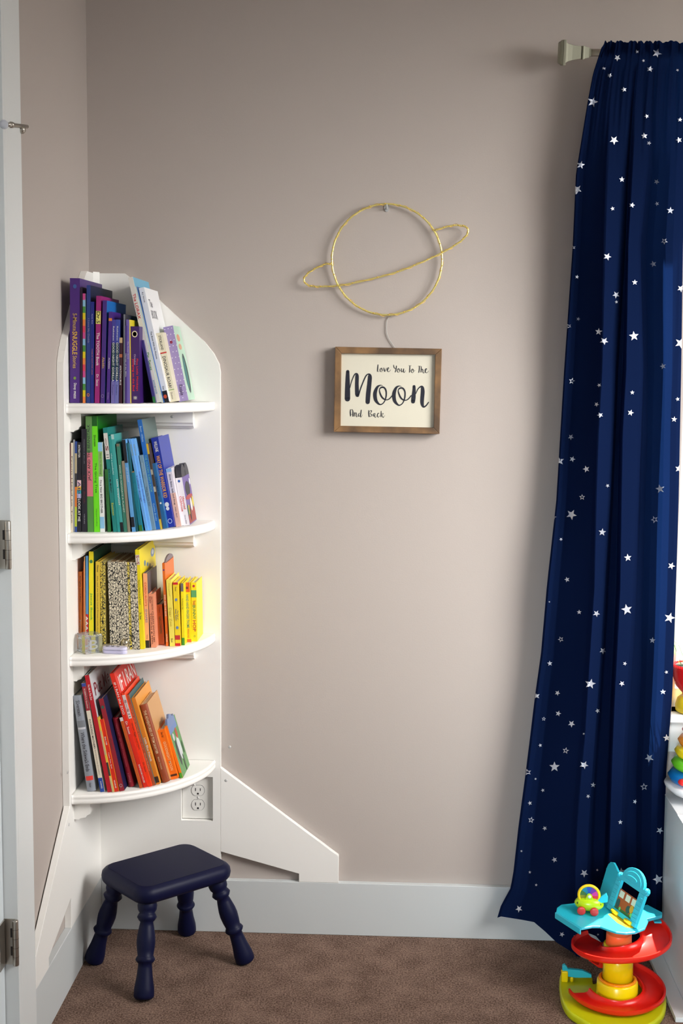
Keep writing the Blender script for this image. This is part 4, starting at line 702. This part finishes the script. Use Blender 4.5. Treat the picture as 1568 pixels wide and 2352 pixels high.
for R_, r_, c_, hh, nm in ((.045, .030, (22, 118, 190), .036, 'blue_ring'), (.042, .028, (110, 205, 40), .033, 'green_ring'), (.039, .026, (246, 220, 30), .031, 'yellow_ring'), (.036, .024, (248, 150, 40), .029, 'orange_ring'), (.031, .021, (238, 120, 130), .027, 'pink_ring')):
    zz += hh/2; q = child(MB().lathe(torus(R_, r_, zz, hh*1.04), seg=40), nm, mat(c_, .3), stk); zz += hh/2-.0008
    if nm == 'blue_ring':
        e = MB().ball((-.048, -.056, .041+.018), (.014, .014, .009)); child(e, 'red_spot', mat((214, 40, 40), .3), stk)
child(MB().lathe([(.015, .041), (.012, zz), (.004, zz+.004)], seg=20), 'post', mat((232, 230, 232), .35), stk)
PXc, PYc = 1.591, -.004
tub = MB().lathe([(.001, .6352), (.040, .6352), (.047, .640), (.048, .655), (.043, .672), (.034, .680), (.001, .681)], (PXc+.006, PYc, 0), seg=32)
tag(tub.build('yellow_tub', mat((248, 214, 30), .35), None, (PXc, PYc, .6352)), 'round yellow toy tub on the window sill under the red pot', 'toy')
pot = thing('potted_grass', (PXc, PYc, .6812), 'red glossy pot of green grass on the yellow tub by the window', 'plant')
MB().lathe([(.001, .6814), (.024, .6814), (.026, .688), (.043, .706), (.051, .730), (.053, .752), (.050, .764), (.046, .762), (.046, .756), (.001, .755)], (PXc, PYc, 0), seg=32).build('pot', mat((206, 20, 26), .25), pot)
MB().lathe([(.001, .7555), (.0455, .7555), (.0455, .760), (.001, .762)], (PXc, PYc, 0), seg=24).build('soil', mat((92, 96, 92), .8), pot)
mb = MB()
for i in range(90):
    a = random.uniform(0, 6.28); r0 = random.uniform(0, .036); r1 = r0+random.uniform(.01, .06); h_ = random.uniform(.03, .10); w_ = .0013; a2 = a+random.uniform(-.4, .4)
    p0 = Vector((PXc+r0*math.cos(a), PYc+r0*math.sin(a), .758)); p2 = Vector((PXc+r1*math.cos(a2), PYc+min(r1*math.sin(a2), .045), .758+h_)); p1 = (p0+p2)/2+Vector((0, 0, .02)); s_ = Vector((-math.sin(a), math.cos(a), 0))*w_
    mb.face([p0-s_, p0+s_, p1+s_, p1-s_]); mb.face([p1-s_, p1+s_, p2])
tag(mb.build('grass', mat((96, 190, 50), .5), pot), kind='stuff')

# ------------------------------------------------------------------ ball-ramp tower toy
CX, CY = 1.358, -.355
toy = thing('ramp_tower_toy', (CX, CY, 0), 'bright plastic ramp tower toy with red spiral ramps and teal upper deck', 'toy')
M_red = mat((224, 32, 20), .28); M_lime = mat((196, 204, 14), .32); M_yel = mat((250, 222, 10), .25, Emission_Strength=0.); M_or = mat((244, 120, 62), .35); M_teal = mat((44, 190, 212), .3)
def G(x, y, z): return at(1120+x/3.5, 1900+y/3.5, 2, z)
bo = [(590, 1165), (640, 1135), (760, 1150), (830, 1200), (850, 1260), (1000, 1180), (1200, 1180), (1340, 1230), (1425, 1330), (1432, 1430), (1400, 1510), (1320, 1580), (1200, 1625), (1060, 1645), (920, 1635), (840, 1600), (740, 1540), (650, 1480), (600, 1400), (578, 1300), (575, 1220)]
op = [G(x, y, .018) for x, y in sm(bo, 4, True)]
mb = MB(); n = len(op); cc = sum(op, Vector())/n
for sc_, z_ in ((.985, 0), (1, .003), (1, .013), (.99, .017), (.96, .0185)):
    for p in op: mb.v.append((cc.x+(p.x-cc.x)*sc_, cc.y+(p.y-cc.y)*sc_, z_))
for i in range(4):
    for k in range(n): mb.f.append((i*n+k, i*n+(k+1) % n, (i+1)*n+(k+1) % n, (i+1)*n+k)); mb.m.append(0); mb.s.append(True)
mb.f += [tuple(range(n))[::-1], tuple(range(4*n, 5*n))]; mb.m += [0, 0]; mb.s += [False, False]
mb.build('base', M_lime, toy)
def helix(th0, th1, zf, Ri, Ro, ox=0, oy=0):
    pr = [(Ri-.001, -.003), (Ri-.001, .010), (Ri+.003, .010), (Ri+.006, .002), (Ri+.014, -.001), (Ro-.014, -.001), (Ro-.006, .002), (Ro-.003, .011), (Ro+.001, .011), (Ro+.001, .002), (Ro-.006, -.005), (Ri+.006, -.005)]
    mb = MB(); v = []; n = 90; k = len(pr)
    for i in range(n+1):
        t = i/n; th = math.radians(th0+(th1-th0)*t); z = zf(th0+(th1-th0)*t)
        for r_, dz in pr: v.append((CX+ox+r_*math.cos(th), CY+oy+r_*math.sin(th), z+dz))
    mb.raw(v, [(i*k+j, i*k+(j+1) % k, (i+1)*k+(j+1) % k, (i+1)*k+j) for i in range(n) for j in range(k)]+[tuple(range(k))[::-1], tuple(range(n*k, n*k+k))], 0, True); return mb
RO = .117
zl = lambda th: interp(th, [(186, .030), (270, .027), (360, .036), (450, .056), (500, .070)])
q = helix(188, 478, zl, .064, RO, -.003).build('lower_ramp', M_red, toy)
zu = lambda th: interp(th, [(480, .128), (540, .134), (630, .158), (720, .172), (765, .188), (800, .196)])
q2 = helix(485, 779, zu, .046, RO+.001, .006).build('upper_ramp', M_red, toy)
for q_ in (q, q2):
    k = q_.modifiers.new('edge', 'EDGE_SPLIT'); k.split_angle = math.radians(50)
MB().lathe([(.001, .017), (.049, .017), (.050, .022), (.049, .056), (.046, .060), (.038, .061), (.038, .050), (.001, .05)], (CX, CY, 0), seg=40).build('column_cup', M_yel, toy)
MB().lathe([(.044, .0585), (.046, .063), (.040, .066), (.037, .062), (.037, .058)], (CX, CY, 0), seg=40).build('cup_rim', mat((250, 150, 10), .3), toy)
MB().lathe([(.001, .05), (.0365, .05), (.0355, .150), (.001, .150)], (CX, CY, 0), seg=40).build('lower_column', M_yel, toy)
MB().lathe([(.001, .148), (.0310, .148), (.0302, .176), (.029, .179), (.0255, .180), (.0240, .204), (.001, .204)], (CX, CY, 0), seg=40).build('upper_column', M_or, toy)
PZ = .206
deck = [(548, 680), (556, 645), (590, 620), (700, 608), (900, 596), (1080, 606), (1200, 650), (1262, 700), (1288, 755), (1262, 812), (1190, 842), (1110, 850), (1030, 842), (960, 818), (900, 796), (840, 795), (752, 812)]
dp = [G(x, y, PZ+.006) for x, y in deck]
mb = MB(); mb.prism([(p.x, p.y) for p in dp], 2, PZ, PZ+.006)
a, b_ = G(548, 680, PZ+.006), G(752, 812, PZ+.006); lipv = (b_-a); nn = Vector((lipv.y, -lipv.x, 0)).normalized()*.004
if nn.y > 0: nn = -nn
mb.raw([tuple(p) for p in (a, b_, b_+nn, a+nn)]+[(p.x, p.y, PZ-.010) for p in (a, b_, b_+nn, a+nn)], [(0, 1, 2, 3), (7, 6, 5, 4), (0, 4, 5, 1), (1, 5, 6, 2), (2, 6, 7, 3), (3, 7, 4, 0)])
mb.build('upper_deck', M_teal, toy, bevel=.002)
sl = [G(*t, PZ+.008) for t in ((1190, 640), (1280, 608), (1340, 640), (1403, 672), (1400, 695), (1330, 712), (1268, 728), (1240, 690))]
MB().prism([(p.x, p.y) for p in sl], 2, PZ-.004, PZ+.004).build('slide_gate', M_teal, toy, bevel=.001)
ca_ = G(1362, 757, .192); MB().box(ca_.x-.009, ca_.x+.009, ca_.y-.008, ca_.y+.008, .190, .1945).build('clip', M_teal, toy, bevel=.001)
# storefront panel
B0, B1 = G(975, 650, PZ+.006), G(1198, 815, PZ+.006); ex = (B1-B0); LN = ex.length; ex.normalize(); back = Vector((.868, .496, 0)); ez = (Vector((0, 0, .085))+back*.034); ez_n = ez.normalized(); nrm = ez_n.cross(ex).normalized()
if nrm.y > 0: nrm = -nrm
def H(s, t, o_=0): return tuple(B0+ex*(LN*s)+ez*t+nrm*o_)
def pan(poly, o0, o1, mi=0, mb_=None):
    m_ = mb_ or MB(); n_ = len(poly); m_.raw([H(*p, o0) for p in poly]+[H(*p, o1) for p in poly], [tuple(range(n_))[::-1], tuple(range(n_, 2*n_))]+[(i, (i+1) % n_, n_+(i+1) % n_, n_+i) for i in range(n_)], mi); return m_
m_ = pan(rct(0, 0, 1, .12), 0, .008); pan(rct(0, .12, .17, .86), 0, .008, 0, m_); pan(rct(.80, .12, 1, .86), 0, .008, 0, m_)
arch = [(0, .86), (1.0, .86), (1.03, .90), (1.05, .97), (1.02, 1.04), (.96, 1.06), (.92, 1.02), (.90, .98)]+[(.51+.38*math.cos(a), .98+.36*math.sin(a)) for a in [math.pi*k/14 for k in range(15)]]+[(.10, .99), (.05, 1.03), (0, .98)]
pan(arch, 0, .008, 0, m_)
for t in (.2, .3, .42, .52, .64, .75):
    pan(rct(.82, t, .97, t+.012), .008, .0092, 0, m_); pan(rct(.03, t+.03, .15, t+.042), .008, .0092, 0, m_)
pan([(.51+.30*math.cos(a), .97+.27*math.sin(a)) for a in [math.pi*k/14 for k in range(15)]], .008, .0095, 0, m_)
pan([(.49+.17*math.cos(a), 1.05+.06*math.sin(a)) for a in [2*math.pi*k/14 for k in range(14)]], .0095, .011, 0, m_)
for s, t in ((1.0, .99), (.05, .95)): m_.ball(H(s, t, .008), .0055, 0, 12, 8)
hs = m_.build('storefront_panel', M_teal, toy, bevel=.0008, seg=1)
pc_ = MB(); mats = [mat((176, 84, 34), .4), mat((222, 228, 205), .4), mat((40, 84, 80), .4), mat((214, 160, 40), .4), mat((120, 210, 110), .4), mat((70, 120, 60), .4)]
pan(rct(.17, .12, .80, .64), .001, .003, 0, pc_)
for s in (.20, .42, .63): pan(rct(s, .44, s+.15, .61), .003, .0034, 1, pc_)
pan(rct(.17, .12, .80, .18), .003, .0033, 5, pc_)
for s, t, a, b2, c_ in ((.24, .27, .06, .12, 2), (.60, .28, .07, .10, 2), (.70, .34, .06, .10, 3), (.35, .17, .025, .05, 4), (.75, .2, .05, .06, 4)): pan([(s+a*math.cos(x), t+b2*math.sin(x)) for x in [2*math.pi*k/14 for k in range(14)]], .003, .0036+.0001*c_, c_, pc_)
pc_.build('shop_picture', mats, toy)
C0, C1 = B0, G(885, 560, PZ+.006); fx_ = C1-C0; LN2 = fx_.length
e2 = Vector((0, 0, .082))+back*.020+Vector((.006, 0, 0)); n2 = fx_.cross(e2).normalized()
def K(s, t, o_): return tuple(C0+fx_*s+e2*t+n2*o_)
pl = [(0, 0), (1.0, 0), (1.0, .9), (.96, 1.02), (.85, 1.12), (.65, 1.17), (.4, 1.12), (0, 1.0)]; mb = MB(); n = len(pl)
mb.raw([K(*p, 0) for p in pl]+[K(*p, .006) for p in pl], [tuple(range(n))[::-1], tuple(range(n, 2*n))]+[(i, (i+1) % n, n+(i+1) % n, n+i) for i in range(n)])
for t in (.5, .86): mb.raw([K(*p, -.001) for p in rct(.02, t, .98, t+.012)]+[K(*p, .007) for p in rct(.02, t, .98, t+.012)], [(0, 1, 2, 3), (4, 5, 6, 7), (0, 1, 5, 4), (1, 2, 6, 5), (2, 3, 7, 6), (3, 0, 4, 7)])
mb.build('folding_panel', M_teal, toy, bevel=.0008, seg=1)
for u in (.20, .68):
    q0 = Vector(H(u, .03, .009)); q1 = Vector(H(u+.2, .03, .009)); MB().tube([q0, q1], .0048, 14).build('hinge_barrel', mat((244, 214, 20), .3), toy)
fl_ = [G(*t, PZ+.0062) for t in ((965, 700), (1010, 690), (1150, 775), (1190, 800), (1160, 812), (1110, 805), (1040, 770))]
MB().prism([(p.x, p.y) for p in fl_], 2, PZ+.0062, PZ+.0068).build('floor_print', mat((226, 190, 20), .4), toy)
# launcher on the left of the base
pa, pb = G(612, 1240, .018), G(612, 1150, .018)
MB().box(pa.x-.007, pa.x+.009, pa.y-.006, pa.y+.010, .018, .046).box(pa.x+.015, pa.x+.023, pa.y-.004, pa.y+.004, .018, .03).build('launcher_post', M_yel, toy, bevel=.003)
ap = [at(1120+x/3.5, 1900+y/3.5, 1, pa.y+.004) for x, y in ((598, 1160), (598, 1112), (618, 1100), (636, 1118), (640, 1135), (760, 1148), (832, 1180), (832, 1205), (700, 1205), (640, 1195))]
MB().prism([(p.x, p.z) for p in ap], 1, pa.y+.000, pa.y+.010).build('launcher_arm', M_teal, toy, bevel=.001)
# ------------------------------------------------------------------ little car on the deck
dz_ = PZ+.0063
c0 = G(812, 700, dz_); car = thing('toy_car', tuple(c0), 'lime toy car with red wheels and rainbow spinner on the teal deck', 'toy car', rot=(0, 0, math.radians(-8)), world=False)
M_lg = mat((184, 214, 16), .28)
child(MB().ball((0, .014, .0225), (.0355, .021, .0185), 0, 28, 16), 'body', M_lg, car)
for x in (-.0185, .0125):
    for y in (-.008, .036): child(MB().lathe([(.001, -.003), (.008, -.003), (.0102, -.001), (.0102, .002), (.008, .0035), (.001, .003)], (x, y, .0106), (0, -1, 0), 24), 'wheel', mat((206, 52, 48), .35), car)
rc_ = [(214, 90, 60), (214, 40, 50), (206, 50, 150), (110, 50, 160), (30, 80, 190), (20, 130, 160), (60, 110, 60), (140, 140, 30), (190, 170, 20), (214, 150, 30)]
mb = MB(); 
for k in range(20):
    a0, a1 = 2*math.pi*k/20, 2*math.pi*(k+1)/20; mb.face([(-.001, .006, .045), (-.001+.0225*math.cos(a0), .006, .045+.0225*math.sin(a0)), (-.001+.0225*math.cos(a1), .006, .045+.0225*math.sin(a1))], (k//2+2) % 10)
    mb.face([(-.001, .010, .045), (-.001+.0225*math.cos(a0), .010, .045+.0225*math.sin(a0)), (-.001+.0225*math.cos(a1), .010, .045+.0225*math.sin(a1))], (k//2+2) % 10)
child(mb, 'spinner_disc', [mat(c_, .35) for c_ in rc_], car)
child(MB().tube([(-.001+.0245*math.cos(2*math.pi*k/40), .008, .045+.0245*math.sin(2*math.pi*k/40)) for k in range(40)], .0036, 10, closed=True), 'spinner_rim', mat((248, 206, 20), .3), car)
child(MB().prism([(-.014, .024), (.013, .024), (.006, .048), (.002, .052), (-.003, .052), (-.006, .048)], 1, .000, .004), 'spinner_bracket', M_lg, car, bevel=.0015)
child(MB().lathe([(.0005, .0015), (.004, .001), (.0045, -.001)], (0, .0, .0445), (0, -1, 0), 16), 'hub_cap', mat((236, 234, 226), .3), car)
child(MB().prism([(.017, .026), (.020, .036), (.030, .048), (.040, .055), (.044, .045), (.044, .032)], 1, .004, .012), 'wing', M_teal, car, bevel=.002)
for x in (-.027, .026):
    mb = MB(); mb.lathe([(.0005, .0006), (.0028, .0004), (.003, -.002)], (x, .0015 if x < 0 else .0015, .026), (0, -1, .2), 12)
    child(mb, 'eye_dot', mat((60, 80, 20), .4), car)
#TAIL
strip_helpers()
for o in bpy.data.objects:
    for k in ('_w', '_h', '_d'):
        if k in o: del o[k]
